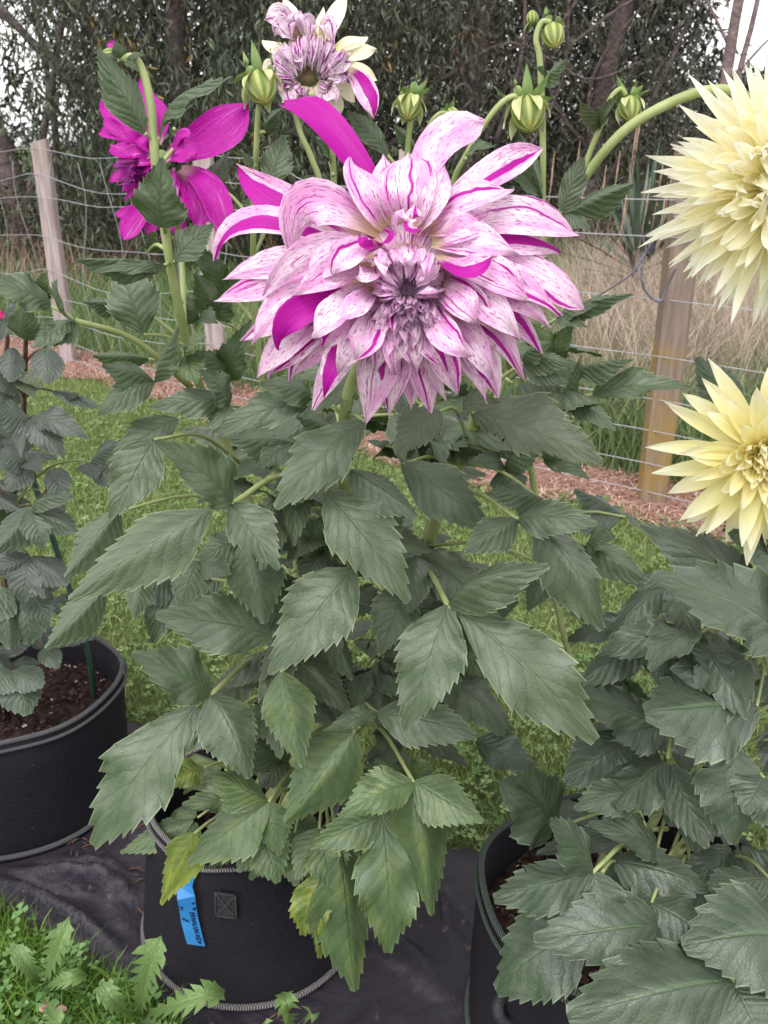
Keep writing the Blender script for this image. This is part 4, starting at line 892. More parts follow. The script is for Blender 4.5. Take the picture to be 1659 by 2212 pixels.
sp(990, 850, 1335, 1208, 130, 0, (.5, .2), mid_=(1190, 970)); sp(990, 870, 1322, 1052, 120, 1, None, mid_=(1180, 910)); sp(960, 900, 1228, 1282, 140, 0, (.6, .15), mid_=(1130, 1060)); sp(960, 900, 1182, 1305, 120, 0, None, mid_=(1090, 1090)); sp(940, 930, 1060, 1265, 110, 1, (-.7, .15)); sp(900, 950, 948, 1342, 150, 0, (.3, .09)); sp(880, 950, 1012, 1292, 70, 0); sp(860, 950, 870, 1325, 120, 0, (0, .05))
sp(820, 950, 776, 1352, 140, 0, (.6, .2)); sp(780, 940, 682, 1382, 165, 0, (.1, .05), tipw=1.5); sp(740, 930, 466, 1332, 135, 0, (.2, .12), mid_=(560, 1150)); sp(700, 900, 508, 1282, 95, 1, (-.1, .8), mid_=(560, 1110)); sp(700, 880, 366, 1218, 125, 0, (.5, .2), mid_=(470, 1060)); sp(690, 860, 276, 1202, 125, 0, (-.5, .15), mid_=(400, 1050))
sp(680, 840, 232, 1196, 115, 0, None, mid_=(380, 1030)); sp(680, 820, 166, 1046, 125, 0, (.5, .15), mid_=(380, 930)); sp(690, 850, 316, 1082, 112, 2, ALL, mid_=(410, 920)); sp(680, 790, 212, 1060, 135, 1, None, mid_=(370, 880)); sp(680, 760, 58, 882, 115, 0, (.6, .1), mid_=(330, 800)); sp(680, 720, 92, 792, 120, 0, None, mid_=(340, 720)); sp(690, 700, 58, 714, 135, 0, (-.15, .55), mid_=(240, 545)); sp(700, 640, 150, 318, 150, 0, (-.4, .75), mid_=(330, 470), tipw=1.4, peak=.5)
sp(740, 600, 378, 700, 175, 1, None, mid_=(455, 475), cup=.1, tipw=2.2, peak=.5); sp(760, 580, 612, 288, 135, 1, (-.35, .08), mid_=(680, 430), tipw=2.6); sp(850, 570, 860, 278, 215, 1, (.1, .07), tipw=3.2, peak=.6, cup=.45); sp(800, 565, 752, 278, 120, 1, (.3, .10), mid_=(770, 420), dj=.012); sp(890, 590, 1010, 330, 110, 1, None, mid_=(960, 460))
sp(720, 690, 430, 806, 125, 3, None, mid_=(560, 700)); sp(745, 650, 540, 780, 110, 4, (.5, .12), mid_=(620, 670)); sp(700, 660, 255, 865, 150, 2, None, mid_=(450, 700)); sp(710, 740, 376, 862, 112, 3, (.3, .06), mid_=(540, 770)); sp(720, 800, 465, 1035, 122, 3, None, mid_=(570, 910)); sp(720, 830, 580, 952, 90, 4); sp(720, 860, 500, 1085, 118, 2, (.6, .3), mid_=(590, 970)); sp(740, 880, 566, 1182, 110, 2, None, mid_=(640, 1040)); sp(745, 900, 640, 1122, 125, 3, (-.6, .14)); sp(780, 900, 722, 1165, 100, 2, (.5, .12)); sp(800, 920, 800, 1185, 118, 2); sp(850, 930, 892, 1175, 118, 2, (.5, .08))
sp(880, 930, 1022, 1175, 108, 2, (-.3, .28)); sp(930, 880, 1116, 1112, 112, 3, (-.75, .1), mid_=(1000, 1010)); sp(960, 860, 1202, 1205, 120, 1, None, mid_=(1110, 1030)); sp(970, 820, 1142, 978, 122, 3, (.3, .06), mid_=(1070, 880)); sp(980, 780, 1200, 1000, 125, 2, (-.6, .1), mid_=(1100, 870)); sp(980, 760, 1312, 1032, 140, 2, None, mid_=(1160, 870)); sp(980, 720, 1362, 885, 140, 2, (.55, .05), mid_=(1190, 760)); sp(975, 690, 1204, 696, 100, 3, (.5, .65), mid_=(1090, 740)); sp(960, 650, 1198, 596, 108, 2, (.7, .06), mid_=(1090, 580)); sp(955, 640, 1310, 690, 130, 2, None, mid_=(1140, 630)); sp(940, 600, 1192, 512, 95, 1, (.6, .08))
sp(745, 628, 655, 605, 62, 4, ALL, mid_=(690, 655), cup=.9); sp(735, 655, 795, 590, 62, 4, ALL, cup=.9); sp(745, 745, 642, 784, 84, 4); sp(900, 610, 850, 545, 60, 3, (-.6, .4)); sp(870, 600, 885, 480, 70, 3, (.2, .3)); sp(800, 590, 840, 500, 60, 3)
for (x0, x1, y1, w_) in ((765, 762, 762, 62), (845, 850, 742, 62), (895, 902, 745, 58), (810, 805, 740, 52), (935, 925, 790, 50), (870, 872, 752, 44), (745, 772, 800, 50)): sp(x0, 640 + abs(x0 - 850) * .5, x1, y1, w_, 4, None, 0, mid_=(x0, (640 + y1) / 2 - 8), mat='petal', cup=-.4, dj=-.004)
EX, EY = 852, 838                                      # the eye of the flower
for k in range(84):                                    # florets above and beside the eye hang towards it
    a = math.radians(-205 + 230 * R_.random()); f = math.sqrt(R_.uniform(.04, 1)); q = 40 + 95 * f; ca, sa = math.cos(a), math.sin(a); st_y = 1.35 if sa < 0 else .9
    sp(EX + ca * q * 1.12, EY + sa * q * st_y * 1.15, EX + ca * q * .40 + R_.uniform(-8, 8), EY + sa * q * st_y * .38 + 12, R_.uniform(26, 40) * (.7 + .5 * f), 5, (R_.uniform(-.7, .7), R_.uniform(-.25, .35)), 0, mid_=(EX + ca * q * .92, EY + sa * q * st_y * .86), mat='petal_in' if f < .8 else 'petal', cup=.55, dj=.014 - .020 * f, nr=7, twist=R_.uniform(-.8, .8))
for k in range(80):                                    # florets below the eye hang down over the lower petals
    f = (k + R_.random()) / 80; a = math.radians(90 + R_.uniform(-78, 78) * (.55 + .45 * f)); ln = 40 + 215 * f; ca, sa = math.cos(a), math.sin(a)
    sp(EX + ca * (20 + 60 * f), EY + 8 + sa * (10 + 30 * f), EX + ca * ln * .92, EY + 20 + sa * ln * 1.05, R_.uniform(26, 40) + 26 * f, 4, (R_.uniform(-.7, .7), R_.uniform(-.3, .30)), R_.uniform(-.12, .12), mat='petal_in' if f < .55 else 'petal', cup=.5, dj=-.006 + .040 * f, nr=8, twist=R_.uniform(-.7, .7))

# faded flower -------------------------------------------------------
def z2(x, y): return 162.7 + .4249 * x, .4249 * y
FD0 = 1.02
mb = MB(); blob(mb, atd(*z2(1186, 385), FD0 + .012), (-Fw + Vector((0, 0, -.3))), .011, .010, 14, 8); hd2 = link('fading_flower', mb.mesh('fading_flower'), M['disc'], mid.t); hd2['label'] = 'fading flower with drooping cream and purple petals'
def fp(bx, by, tx, ty, w, db, dm, dt, mat, stripe=None, mid_=None, cup=.3, **k):
    a, b = z2(bx, by), z2(tx, ty); m_ = z2(*mid_) if mid_ else ((a[0] + b[0]) / 2, (a[1] + b[1]) / 2)
    N = -Fw + Vector((rnd.uniform(-.4, .4), 0, rnd.uniform(-.2, .3))); return petal(hd2, atd(*a, FD0 + db), atd(*m_, FD0 + dm), atd(*b, FD0 + dt), w * .4249 * FD0 / FPX * 1.1, N, M[mat], cup, stripe, **k)
for (bx, by, tx, ty, w_) in [(1160, 250, 1062, -20, 85), (1240, 240, 1378, -30, 85), (1220, 230, 1262, 36, 50), (1310, 250, 1488, 192, 75), (1330, 280, 1530, 250, 80), (1350, 320, 1536, 408, 80), (1060, 280, 950, 205, 60), (1060, 330, 945, 385, 110), (1330, 400, 1420, 520, 80), (1300, 450, 1350, 580, 70), (1190, 480, 1165, 600, 70), (1080, 430, 1050, 520, 60)]:
    fp(bx, by, tx, ty, w_, .03, .02, .03, 'petal_cream', tipw=2.3, peak=.5)
for (bx, by, tx, ty, w_, mx, my) in [(1150, 230, 965, 105, 110, 1050, 90), (1150, 220, 1010, 180, 100, 1060, 140), (1180, 220, 1150, 60, 90, 1120, 110), (1210, 220, 1190, 210, 80, 1195, 110), (1250, 220, 1310, 230, 90, 1280, 110), (1130, 240, 1100, 200, 80, 1080, 120)]:
    fp(bx, by, tx, ty, w_, .015, -.02, -.012, 'petal_fade', (R_.uniform(-.6, .6), .12), (mx, my))
fp(1380, 350, 1518, 604, 105, .02, -.01, 0, 'petal', (-.35, .5), (1470, 450))
for (bx, by, tx, ty, w_) in [(1330, 260, 1400, 320, 100), (1310, 270, 1350, 380, 90), (1080, 270, 1030, 330, 80), (1060, 330, 1000, 470, 70), (1070, 420, 1100, 545, 70), (1210, 470, 1225, 590, 80), (1280, 440, 1320, 520, 80), (1330, 370, 1310, 430, 70), (1090, 250, 1150, 300, 80), (1050, 400, 1060, 470, 60), (1340, 330, 1380, 420, 60)]:
    fp(bx, by, tx, ty, w_, .012, -.016, -.01, 'petal_fade', (R_.uniform(-.6, .6), R_.uniform(0, .2)))
for k in range(62):                                    # limp florets hanging over the disc
    a = math.radians(-200 + 220 * R_.random()); f = math.sqrt(R_.uniform(.1, 1)); q = 75 + 120 * f; ca, sa = math.cos(a), math.sin(a); up = 1.2 if sa < 0 else .9
    fp(1188 + ca * q * 1.02, 380 + sa * q * up, 1188 + ca * q * R_.uniform(.4, .7) + R_.uniform(-14, 14), 390 + sa * q * up * .36 + R_.uniform(0, 45), R_.uniform(34, 56), .014, -.012 - .01 * f, -.012 + .01 * (1 - f), 'petal_fade', (R_.uniform(-.6, .6), R_.uniform(-.1, .4)), (1188 + ca * q * 1.0, 370 + sa * q * up * .75), .7, nr=7, twist=R_.uniform(-.9, .9))
for k in range(34):                                    # and drooping below it
    f = (k + R_.random()) / 34; a = math.radians(90 + R_.uniform(-85, 85)); ln = 75 + 90 * f; ca, sa = math.cos(a), math.sin(a)
    fp(1188 + ca * (45 + 30 * f), 400 + sa * 45, 1188 + ca * ln * 1.1, 400 + sa * ln + 15, R_.uniform(24, 40), .006, -.012 + .012 * f, -.012 + .02 * f, 'petal_fade', (R_.uniform(-.6, .6), R_.uniform(-.1, .5)), None, .7, nr=7, twist=R_.uniform(-.9, .9))

# purple flower --------------------------------------------------------
def z4(x, y): return .3268 * x, .3268 * y
PD = 1.06
mb = MB(); blob(mb, atd(*z4(1060, 1060), PD + .02), Vector((-1, .5, -.2)), .012, .012, 14, 8); hd3 = link('purple_flower', mb.mesh('purple_flower'), M['bract'], mid.t); hd3['label'] = 'solid magenta purple flower turned away to the left'
def pp(bx, by, tx, ty, w, db, dm, dt, mid_=None, mat='petal_purple', stripe=None, cup=.35, **k):
    a, b = z4(bx, by), z4(tx, ty); m_ = z4(*mid_) if mid_ else ((a[0] + b[0]) / 2, (a[1] + b[1]) / 2)
    N = -Fw + Vector((rnd.uniform(-.3, .3), 0, rnd.uniform(-.1, .4))); return petal(hd3, atd(*a, PD + db), atd(*m_, PD + dm), atd(*b, PD + dt), w * .3268 * PD / FPX * 1.15, N, M[mat], cup, stripe, **k)
for a in [(1130, 1010, 1642, 690, 250, .02, .0, .0, (1400, 900)), (1090, 1060, 1296, 1062, 150, -.005, -.03, -.03, (1200, 1000)), (1190, 1120, 1478, 1615, 165, .0, -.03, -.04, (1400, 1270)), (1170, 1140, 1300, 1505, 150, .0, -.015, -.01, (1300, 1330)), (1150, 1140, 1060, 1570, 100, .0, -.01, 0, (1180, 1330)), (1060, 1230, 812, 1588, 130, .02, .0, 0, (900, 1440)), (1010, 1290, 758, 1418, 80, .03, .01, .01, (880, 1390)), (960, 1130, 722, 1205, 75, .03, .02, .02, (820, 1150)),
          (980, 985, 648, 885, 95, .02, .02, .03, (780, 880)), (980, 985, 730, 965, 110, .02, .0, .01, (830, 1000)), (970, 930, 688, 640, 105, .03, .03, .04, (770, 800)), (960, 950, 686, 770, 80, .03, .02, .02, (780, 860)), (1030, 900, 915, 520, 95, .03, .03, .04, (1000, 700)), (1050, 950, 1000, 640, 100, .03, .02, .02, (1060, 780)), (1010, 1050, 822, 1066, 90, .01, .0, 0, (900, 1000)), (1150, 1200, 1170, 1640, 80, .02, .02, .03, (1190, 1420)), (1080, 1200, 1000, 1580, 90, .02, .01, .01, (1010, 1400)), (1140, 1010, 1240, 930, 90, -.01, -.03, -.03, (1200, 900)), (1020, 960, 930, 760, 100, .02, .01, .02, (940, 860)), (1190, 1150, 1530, 1560, 100, .03, .02, .03, (1400, 1400)), (1060, 1130, 930, 1330, 90, .02, .0, 0, (1000, 1260)), (1090, 1180, 880, 1480, 110, .03, .01, .02, (950, 1330)), (780, 345, 722, 275, 50, .0, 0, 0, (740, 300)), (1000, 1010, 850, 820, 90, .02, .0, .0, (890, 900))]:
    pp(*a[:8], mid_=a[8], stripe=None if R_.random() < .55 else (R_.uniform(-.7, .7), R_.uniform(.0, .05)), tipw=2.2, peak=.62)
for k in range(26):
    a = math.radians(R_.uniform(110, 265)); ln = R_.uniform(190, 330); bx, by = 1040 + R_.uniform(-30, 30), 1040 + R_.uniform(-40, 40)
    pp(bx, by, bx + ln * math.cos(a), by - ln * math.sin(a) * 1.1, R_.uniform(60, 95), .03, R_.uniform(.0, .02), R_.uniform(.01, .04), None, 'petal_purple', None if k % 3 else (R_.uniform(-.6, .6), .04), .4, tipw=1.7, peak=.55)
for k in range(34): 
    y0 = R_.uniform(1080, 1225); x1 = R_.uniform(735, 900); pp(1000, 1090 + (y0 - 1080) * .6, x1, y0, R_.uniform(20, 34), .02, .0, R_.uniform(-.01, .01), (900, y0 - 25), 'petal_purple_c', None, .6, nr=7)
for k in range(12): pp(1150, 1110, 1130 + R_.uniform(-50, 60), 1250 + R_.uniform(0, 90), R_.uniform(30, 50), .0, -.012, -.01, None, 'petal_purple', (R_.uniform(-.5, .5), .3), .4, nr=7)
mid.stem([(1085 * .3268, 1060 * .3268, 1.1), (1160 * .3268, 960 * .3268, 1.13), (1165 * .3268, 880 * .3268, 1.13), (1150 * .3268, 850 * .3268, 1.12)], [.004, .0035], False)
mid.stem([(348, 347, 1.115), (372, 420, 1.12), (392, 560, 1.1), (398, 720, 1.05)], [.005, .006], False)

# ================================================================= plant on the right
rc = POTS[2][1]
rp = Plant('dahlia_plant', 'broad leaved dahlia with pale yellow flowers in the right grow bag', (rc.x, rc.y, .18), BRD, 'leaf_right', 'stem')
RB = lambda dx, dy: Vector((rc.x + dx, rc.y + dy, .185))
rp.stem([RB(-.03, .02), (1420, 1760, 1.0), (1440, 1660, 1.0), (1452, 1560, 1.0), (1520, 1400, 1.0), (1600, 1300, 1.0)], [.011, .008, .006]); rp.stem([RB(.0, .0), (1500, 1790, .98), (1560, 1660, .97), (1640, 1400, .96), (1655, 1250, .95), (1658, 1100, .96), (1652, 1000, .965)], [.012, .009, .0065])
rp.stem([RB(-.05, .03), (1340, 1700, 1.1), (1240, 1450, 1.2), (1170, 1150, 1.24), (1130, 850, 1.2), (1150, 600, 1.1), (1208, 468, 1.05), (1255, 395, 1.03), (1340, 290, 1.0), (1440, 226, .99), (1540, 194, .985), (1620, 215, 1.0), (1680, 330, .99)], [.009, .0085, .008, .0085, .0085, .007])
rp.stem([(1252, 398, 1.03), (1272, 335, 1.03), (1296, 275, 1.03), (1318, 215, 1.03), (1340, 192, 1.03), (1352, 205, 1.03)], [.0055, .004], False)
bud(rp, 1361, 236, 1.03, 25, (.05, 1), 8, 4)
rp.leaf((1214, 460), [(1258, 340, 52)], 1.03, (1212, 464, 1.05), lib=RND, mat='leaf_olive', dY=-.01); rp.leaf((1220, 462), [(1370, 396, 60), (1275, 492, 36)], 1.03, (1214, 466, 1.05), mat='leaf', dY=-.03, lib=LEAF)
rp.leaf((1296, 278), [(1255, 220, 26), (1335, 205, 26)], 1.03, (1298, 272, 1.03), lib=RND, mat='leaf_olive')
def RV(node, lfs, Y, **k): return rp.leaf(node, lfs, Y, **k)
RV((1280, 1885), [(1066, 1940, 100), (1188, 1772, 90), (1314, 2038, 102)], .76, attach=(1440, 1790, .92), rach=.0034); RV((1415, 1852), [(1268, 1782, 82), (1242, 1748, 80, 1372, 1722)], .84, attach=(1440, 1760, .96)); RV((1195, 1792), [(1083, 1690, 138), (1150, 1660, 90)], .93, attach=(1420, 1760, 1.0))
RV((1350, 1600), [(1219, 1692, 108), (1300, 1720, 90)], .95, attach=(1450, 1640, 1.0)); RV((1430, 1565), [(1254, 1500, 104), (1330, 1590, 90)], .92, attach=(1450, 1600, 1.0)); RV((1635, 1525), [(1392, 1536, 190)], .84, attach=(1650, 1440, .96)); RV((1580, 1615), [(1584, 1825, 126)], .82, attach=(1560, 1660, .97)); RV((1330, 1860), [(1530, 1922, 116)], .82, attach=(1300, 1885, .77))
RV((1408, 1950), [(1535, 2035, 106)], .76, attach=(1470, 1820, .95)); RV((1428, 2000), [(1152, 2032, 138)], .74, attach=(1480, 1850, .9), dY=-.02); RV((1260, 2005), [(1072, 2142, 158)], .76, attach=(1470, 1850, .92), dY=.0); RV((1582, 2120), [(1224, 2192, 200)], .66, attach=(1560, 1900, .88), dY=-.03, rach=.0036); RV((1720, 2030), [(1474, 2046, 205)], .70, attach=(1600, 1900, .9), dY=-.02)
RV((1665, 1900), [(1530, 1912, 84)], .80, attach=(1560, 1850, .92)); RV((1590, 2135), [(1650, 2270, 160)], .66, attach=(1600, 1950, .85)); RV((1650, 1305), [(1383, 1134, 104)], .93, attach=(1655, 1260, .95), dY=.06); RV((1680, 1380), [(1405, 1248, 160)], .88, attach=(1645, 1400, .96)); RV((1720, 1260), [(1572, 1152, 130), (1640, 1120, 100)], .95, attach=(1655, 1250, .95)); RV((1594, 905), [(1504, 772, 76)], 1.08, attach=(1652, 1010, .97), dY=.02)
RV((1485, 1432), [(1308, 1340, 96)], .98, attach=(1510, 1430, 1.0)); RV((1665, 1490), [(1475, 1385, 130)], .9, attach=(1645, 1400, .96)); RV((1610, 1425), [(1438, 1575, 150)], .88, attach=(1640, 1400, .96)); RV((1650, 1680), [(1720, 1800, 120), (1610, 1760, 90)], .8, attach=(1560, 1660, .97)); RV((1520, 1700), [(1440, 1780, 100), (1500, 1840, 100)], .92, attach=(1540, 1700, .975)); RV((1640, 1980), [(1560, 2080, 120)], .76, attach=(1580, 1900, .9)); RV((1480, 1480), [(1390, 1440, 90), (1420, 1620, 110)], .97); RV((1350, 1560), [(1290, 1420, 90), (1380, 1480, 80)], 1.02)
rp.fill(30, (.40, .80), .20, 15, rc.x + .12, rc.y + .05, size=(.09, .14), test=lambda p: proj(p)[0] > 1290 and p.y > .86); rp.fill(12, (.24, .40), .15, 16, rc.x + .06, rc.y, size=(.08, .13), test=lambda p: proj(p)[0] > 1240 and p.y > .84)

def round_flower(plant, name, label, c, axis, rings, mat, recept):
    ax = axis.normalized(); e = ax.cross(Vector((0, 0, 1))).normalized(); g = ax.cross(e); r = random.Random(len(name))
    mb = MB(); blob(mb, c, ax, recept, recept * .8, 14, 8); h = link(name, mb.mesh(name), M['disc'] if recept < .02 else mat, plant.t); h['label'] = label
    h['plen'] = .05; h['pwid'] = .03; h['stripe_at'] = 0.; h['stripe_half'] = -1.; k = 0
    for (cnt, th, L, w_, curl, cup, jit) in rings:
        for q in range(cnt):
            a = k * 2.39996 + r.uniform(-.1, .1); k += 1; t = math.radians(th + r.uniform(-jit, jit)); rad = e * math.cos(a) + g * math.sin(a)
            l = L * r.uniform(.85, 1.12); d = ax * math.cos(t) + rad * math.sin(t); t2 = t + math.radians(curl * r.uniform(.3, 1.7) + (r.uniform(-22, 22) if jit > 9 else 0)); d2 = ax * math.cos(t2) + rad * math.sin(t2)
            b = c + d * recept * .7; m_ = b + d * l * .5; tp = m_ + d2 * l * .5 + Vector((r.uniform(-.006, .006), r.uniform(-.006, .006), r.uniform(-.01, .004)))
            petal(h, b, m_, tp, w_ * r.uniform(.85, 1.2), (ax - rad * .2), mat, cup, None, tipw=1.9, peak=.55, basew=.35, twist=r.uniform(-.5, .5) * (jit / 10), nr=7)
    return h
yc = aty(1692, 402, .94)
round_flower(rp, 'cactus_flower', 'large spiky pale cream yellow flower', yc, Vector((-.42, -.80, .02)), [(26, 14, .050, .010, -50, .8, 10), (34, 30, .072, .010, -50, .8, 13), (42, 47, .092, .011, -44, .75, 14), (50, 63, .104, .0115, -32, .7, 15), (54, 80, .112, .012, -14, .7, 15), (52, 97, .114, .0125, 2, .7, 15), (46, 112, .106, .0125, 10, .7, 14)], M['petal_yellow'], .024)
yl = aty(1652, 988, .905)
round_flower(rp, 'lemon_flower', 'smaller open lemon yellow flower with pointed petals', yl, Vector((-.16, -1, .10)), [(22, 18, .020, .007, -50, .9, 6), (24, 34, .030, .009, -55, .8, 7), (22, 48, .042, .012, -40, .7, 7), (18, 60, .062, .017, -20, .6, 8), (17, 72, .082, .018, -4, .5, 9), (15, 84, .104, .019, 6, .45, 9), (12, 97, .110, .018, 8, .45, 10)], M['petal_lemon'], .016)

# ================================================================= plant on the left
lc = POTS[0][1]
lp = Plant('dahlia_plant', 'dusky leaved dahlia with plum brown stems in the left grow bag', (lc.x, lc.y, .18), RND, 'leaf_left', 'stem_red')
LB = lambda dx, dy: Vector((lc.x + dx, lc.y + dy, .19))
lp.stem([LB(.0, .0), (10, 1250, 1.5), (25, 1100, 1.47), (48, 960, 1.44), (52, 860, 1.42), (56, 740, 1.4), (58, 700, 1.4)], [.010, .008, .007, .005]); lp.stem([LB(-.05, 0), (-60, 1200, 1.5), (-30, 900, 1.45), (15, 750, 1.42), (5, 700, 1.42)], [.008, .005])
lp.stem([(25, 1105, 1.46), (60, 1050, 1.44), (110, 1008, 1.42), (160, 995, 1.4), (195, 1000, 1.38)], [.004, .003], name='branch', mat=M['stem_dark']); lp.stem([(30, 1100, 1.46), (60, 1060, 1.42), (100, 1060, 1.4)], [.003, .002], name='branch', mat=M['stem_dark'])
def VL(node, lfs, Y, **k): return lp.leaf(node, lfs, Y, rach=.002, **k)
VL((28, 752), [(24, 825, 50)], 1.38); VL((102, 752), [(104, 830, 64)], 1.38); VL((55, 735), [(54, 660, 64)], 1.39, mat='leaf_olive'); VL((20, 690), [(35, 660, 30), (0, 735, 30)], 1.4); VL((62, 905), [(-25, 895, 74), (46, 988, 54), (138, 988, 62), (190, 948, 60, 75, 898)], 1.34, lib=LEAF); VL((35, 840), [(-25, 830, 50), (0, 870, 50)], 1.38); VL((40, 820), [(90, 840, 30), (75, 860, 36)], 1.38, mat='leaf_olive'); VL((115, 845), [(215, 880, 26), (170, 850, 22)], 1.36)
VL((195, 1000), [(258, 958, 48), (206, 1035, 50), (250, 1050, 46)], 1.38); VL((118, 1012), [(134, 1088, 50)], 1.37); VL((70, 1100), [(160, 1072, 42), (166, 1150, 52), (92, 1184, 62), (-10, 1190, 74)], 1.36, mat='leaf_right'); VL((66, 1205), [(-10, 1235, 64), (100, 1292, 66), (148, 1262, 62), (50, 1300, 70)], 1.36); VL((10, 1270), [(25, 1402, 92), (-40, 1340, 90)], 1.36, mat='leaf_right'); VL((62, 1280), [(62, 1392, 86), (105, 1350, 62)], 1.38, mat='leaf_right'); VL((95, 1400), [(125, 1445, 44)], 1.40, mat='leaf_right')
VL((26, 1450), [(60, 1545, 84), (-15, 1500, 70), (95, 1480, 60)], 1.38, mat='leaf_right'); VL((50, 640), [(100, 655, 40), (70, 600, 44)], 1.5, mat='leaf_low'); VL((110, 640), [(100, 590, 40), (70, 620, 40)], 1.55, mat='leaf_low'); VL((60, 1000), [(20, 1060, 60), (-10, 990, 60), (90, 1020, 40)], 1.42); VL((0, 1180), [(-10, 1100, 70), (30, 1250, 60)], 1.42); VL((100, 1100), [(140, 1140, 50), (60, 1160, 50)], 1.42)
lp.fill(30, (.36, .98), .17, 25, lc.x - .06, lc.y, size=(.06, .10), test=lambda p: proj(p)[0] < 110 and p.y > 1.38); lp.fill(8, (.27, .4), .10, 27, lc.x, lc.y, size=(.06, .10), test=lambda p: proj(p)[0] < 90 and p.y > 1.38)
hd4 = None; mb = MB(); pc = aty(-22, 692, 1.40); blob(mb, pc, Vector((.3, -1, 0)), .012, .01, 10, 6); hd4 = link('pink_flower', mb.mesh('pink_flower'), M['bract'], lp.t); hd4['label'] = 'small hot pink flower at the plant side'
M['petal_hot'] = petal_mat('hot_pink_petal', (.55, .01, .16), (.45, .008, .12), (.5, .2, .2), (.6, .1, .3), (.6, .1, .3), .1, .5)
for k in range(14):
    a = k * 2 * math.pi / 14; d = Rt * math.cos(a) + Up * math.sin(a); petal(hd4, pc + d * .006, pc + d * .014 - Fw * .006, pc + d * .026, .013, -Fw, M['petal_hot'], .3, nr=7)
# green garden stake in the left bag
st_ = thing('garden_stake', 'thin dark green stake standing in the left grow bag soil', 'stake', (lc.x + .11, lc.y + .06, .19)); mb = MB(); sb_ = aty(190, 1425, 1.56); tube(mb, [Vector((sb_.x, sb_.y, .15)), aty(180, 1370, 1.56), aty(60, 1000, 1.58), aty(45, 930, 1.58)], [.006, .006], 16, 8)
link('rod', mb.mesh('rod'), simple('green_plastic', (.02, .055, .04), (.03, .07, .05), 30, .4, .5), st_)
# dark tie holding the middle stems
mb = MB(); tube(mb, [aty(738, 1462, 1.12), aty(790, 1450, 1.09), aty(838, 1440, 1.1), aty(850, 1437, 1.13)], [.004, .004], 12, 6)
cf = thing('clover_flower', 'single round white clover flower on the lawn behind the middle plant', 'flower', gnd(965, 1655)); mb = MB(); g = gnd(965, 1655); tube(mb, [g, g + Vector((.002, 0, .03))], [.0012, .001], 4, 5); link('stem', mb.mesh('stem'), M['stem'], cf)
mc_ = MB()
for k in range(60):
    t_ = math.acos(1 - 1.7 * (k + .5) / 60); a_ = k * 2.39996; d_ = Vector((math.sin(t_) * math.cos(a_), math.sin(t_) * math.sin(a_), math.cos(t_))); tube(mc_, [g + Vector((.002, 0, .032)), g + Vector((.002, 0, .033)) + d_ * .010], [.0012, .0018], 3, 4)
link('head', mc_.mesh('head'), M['petal_white'], cf)
mb = MB(); tube(mb, [aty(738, 1462, 1.12), aty(790, 1450, 1.09), aty(838, 1440, 1.1), aty(850, 1437, 1.13)], [.004, .004], 12, 6)
tie = link('plant_tie', mb.mesh('plant_tie'), M['webbing']); tie['label'] = 'dark strap tying the thick stems of the striped dahlia'; tie['category'] = 'plant tie'
for me in [o.data for o in sc.objects if o.type == 'MESH' and o.name.startswith('rod')]: pass

# ---------------------------------------------------------------- dandelions and a shell coloured dead leaf in the corner
M['dandelion'] = leaf_mat('dandelion_leaf', (.11, .19, .05), (.17, .26, .08), (.22, .30, .13), rough=.55, tr=(.25, .4, .08))
def dleaf(parent, B, Mi, T, w, lob=9, seed=0):
    r = random.Random(seed); V = []; U = []; n = lob * 3; Pm = Mi * 2 - (B + T) * .5
    for i in range(n + 1):
        v = i / n; q = B * (1 - v) ** 2 + Pm * 2 * v * (1 - v) + T * v * v; t = ((Pm - B) * (1 - v) + (T - Pm) * v).normalized(); nn_ = (C0 - q).normalized() + Vector((0, 0, .5)); s = t.cross(nn_).normalized(); nn_ = s.cross(t)
        env = .25 + .75 * math.sin(min(1, v / .75) * 1.57) if v < .85 else max(.05, (1 - v) / .15)
        for sg in (-1, -.4, 0, .4, 1):
            k = (1.0, .62, .34)[i % 3] if v < .8 else (1, .8, .6)[i % 3]; W = w * .5 * env * (k if abs(sg) == 1 else max(k, .3)) * r.uniform(.85, 1.15); bk = -t * .010 * (1 if i % 3 == 0 and abs(sg) == 1 and v < .8 else 0)
            V.append(q + s * W * sg + bk + nn_ * abs(sg) * W * .3); U.append((sg, v))
    F = [(i * 5 + j, i * 5 + j + 1, (i + 1) * 5 + j + 1, (i + 1) * 5 + j) for i in range(n) for j in range(4)]
    return link('leaf', new_mesh('leaf', V, F, U), M['dandelion'], parent)
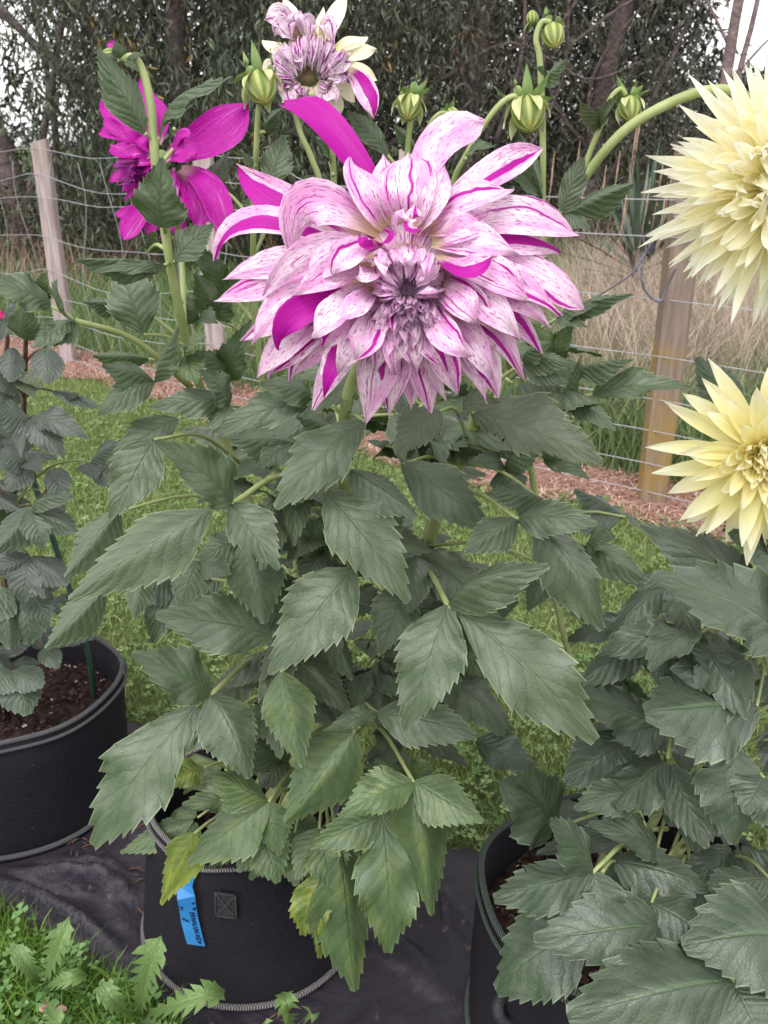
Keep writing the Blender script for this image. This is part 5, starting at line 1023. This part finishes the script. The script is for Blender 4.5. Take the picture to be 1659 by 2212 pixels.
def dandelion(label, bpx, leaves):
    g = gnd(*bpx); t = thing('dandelion_plant', label, 'weed', g); mb = MB(); blob(mb, g + Vector((0, 0, .004)), Vector((0, 0, 1)), .012, .008, 8, 5); link('crown', mb.mesh('crown'), M['stem'], t)
    for i, (mx, my, mY, tx, ty, tY, w_) in enumerate(leaves):
        Mi, T = aty(mx, my, mY), aty(tx, ty, tY); dleaf(t, g + Vector((0, 0, .006)), Mi, T, w_ * m_per_px(Mi), seed=i + int(bpx[0]))
gy = lambda px, py: gnd(px, py).y
dandelion('jagged dandelion with upright and sprawling toothed leaves at the mat edge', (305, 2205), [(315, 2110, .92, 348, 2022, .93, 76), (400, 2165, .90, 486, 2138, .93, 66), (250, 2170, .92, 220, 2120, .94, 50), (350, 2230, .84, 380, 2260, .82, 60)])
dandelion('jagged dandelion with one tall leaf standing in the corner clover', (92, 2140), [(115, 2070, .98, 150, 1980, 1.0, 52), (130, 2120, .96, 190, 2105, .98, 40), (60, 2090, 1.0, 30, 2040, 1.02, 46), (110, 2190, .9, 140, 2215, .88, 44)])
dandelion('young dandelion with small blunt leaves at the bottom of the mat', (625, 2240), [(622, 2190, .80, 612, 2142, .82, 54), (660, 2200, .80, 676, 2190, .80, 40), (590, 2225, .78, 560, 2215, .78, 36)])
mb = MB(); g = gnd(112, 2190); dl = aty(112, 2165, .93); V = []; U = []
for i in range(6):
    for j in range(5):
        a = (j / 4 - .5) * 2.6; l = i / 5; V.append(dl + Vector(((l - .5) * .04, math.sin(a) * .011 * math.sin(l * 3.0 + .1), math.cos(a) * .010 - .02 + .004 * math.sin(l * 9)))); U.append((j / 4, l))
F = [(i * 5 + j, i * 5 + j + 1, (i + 1) * 5 + j + 1, (i + 1) * 5 + j) for i in range(5) for j in range(4)]
dead = link('dead_leaf', new_mesh('dead_leaf', V, F, U), simple('dead_leaf', (.25, .13, .11), (.34, .20, .17), 40, .8, .2)); dead['label'] = 'curled pinkish brown dead leaf lying in the corner grass'; dead['category'] = 'dead leaf'
for o in THINGS:
    if '_o' in o: del o['_o']
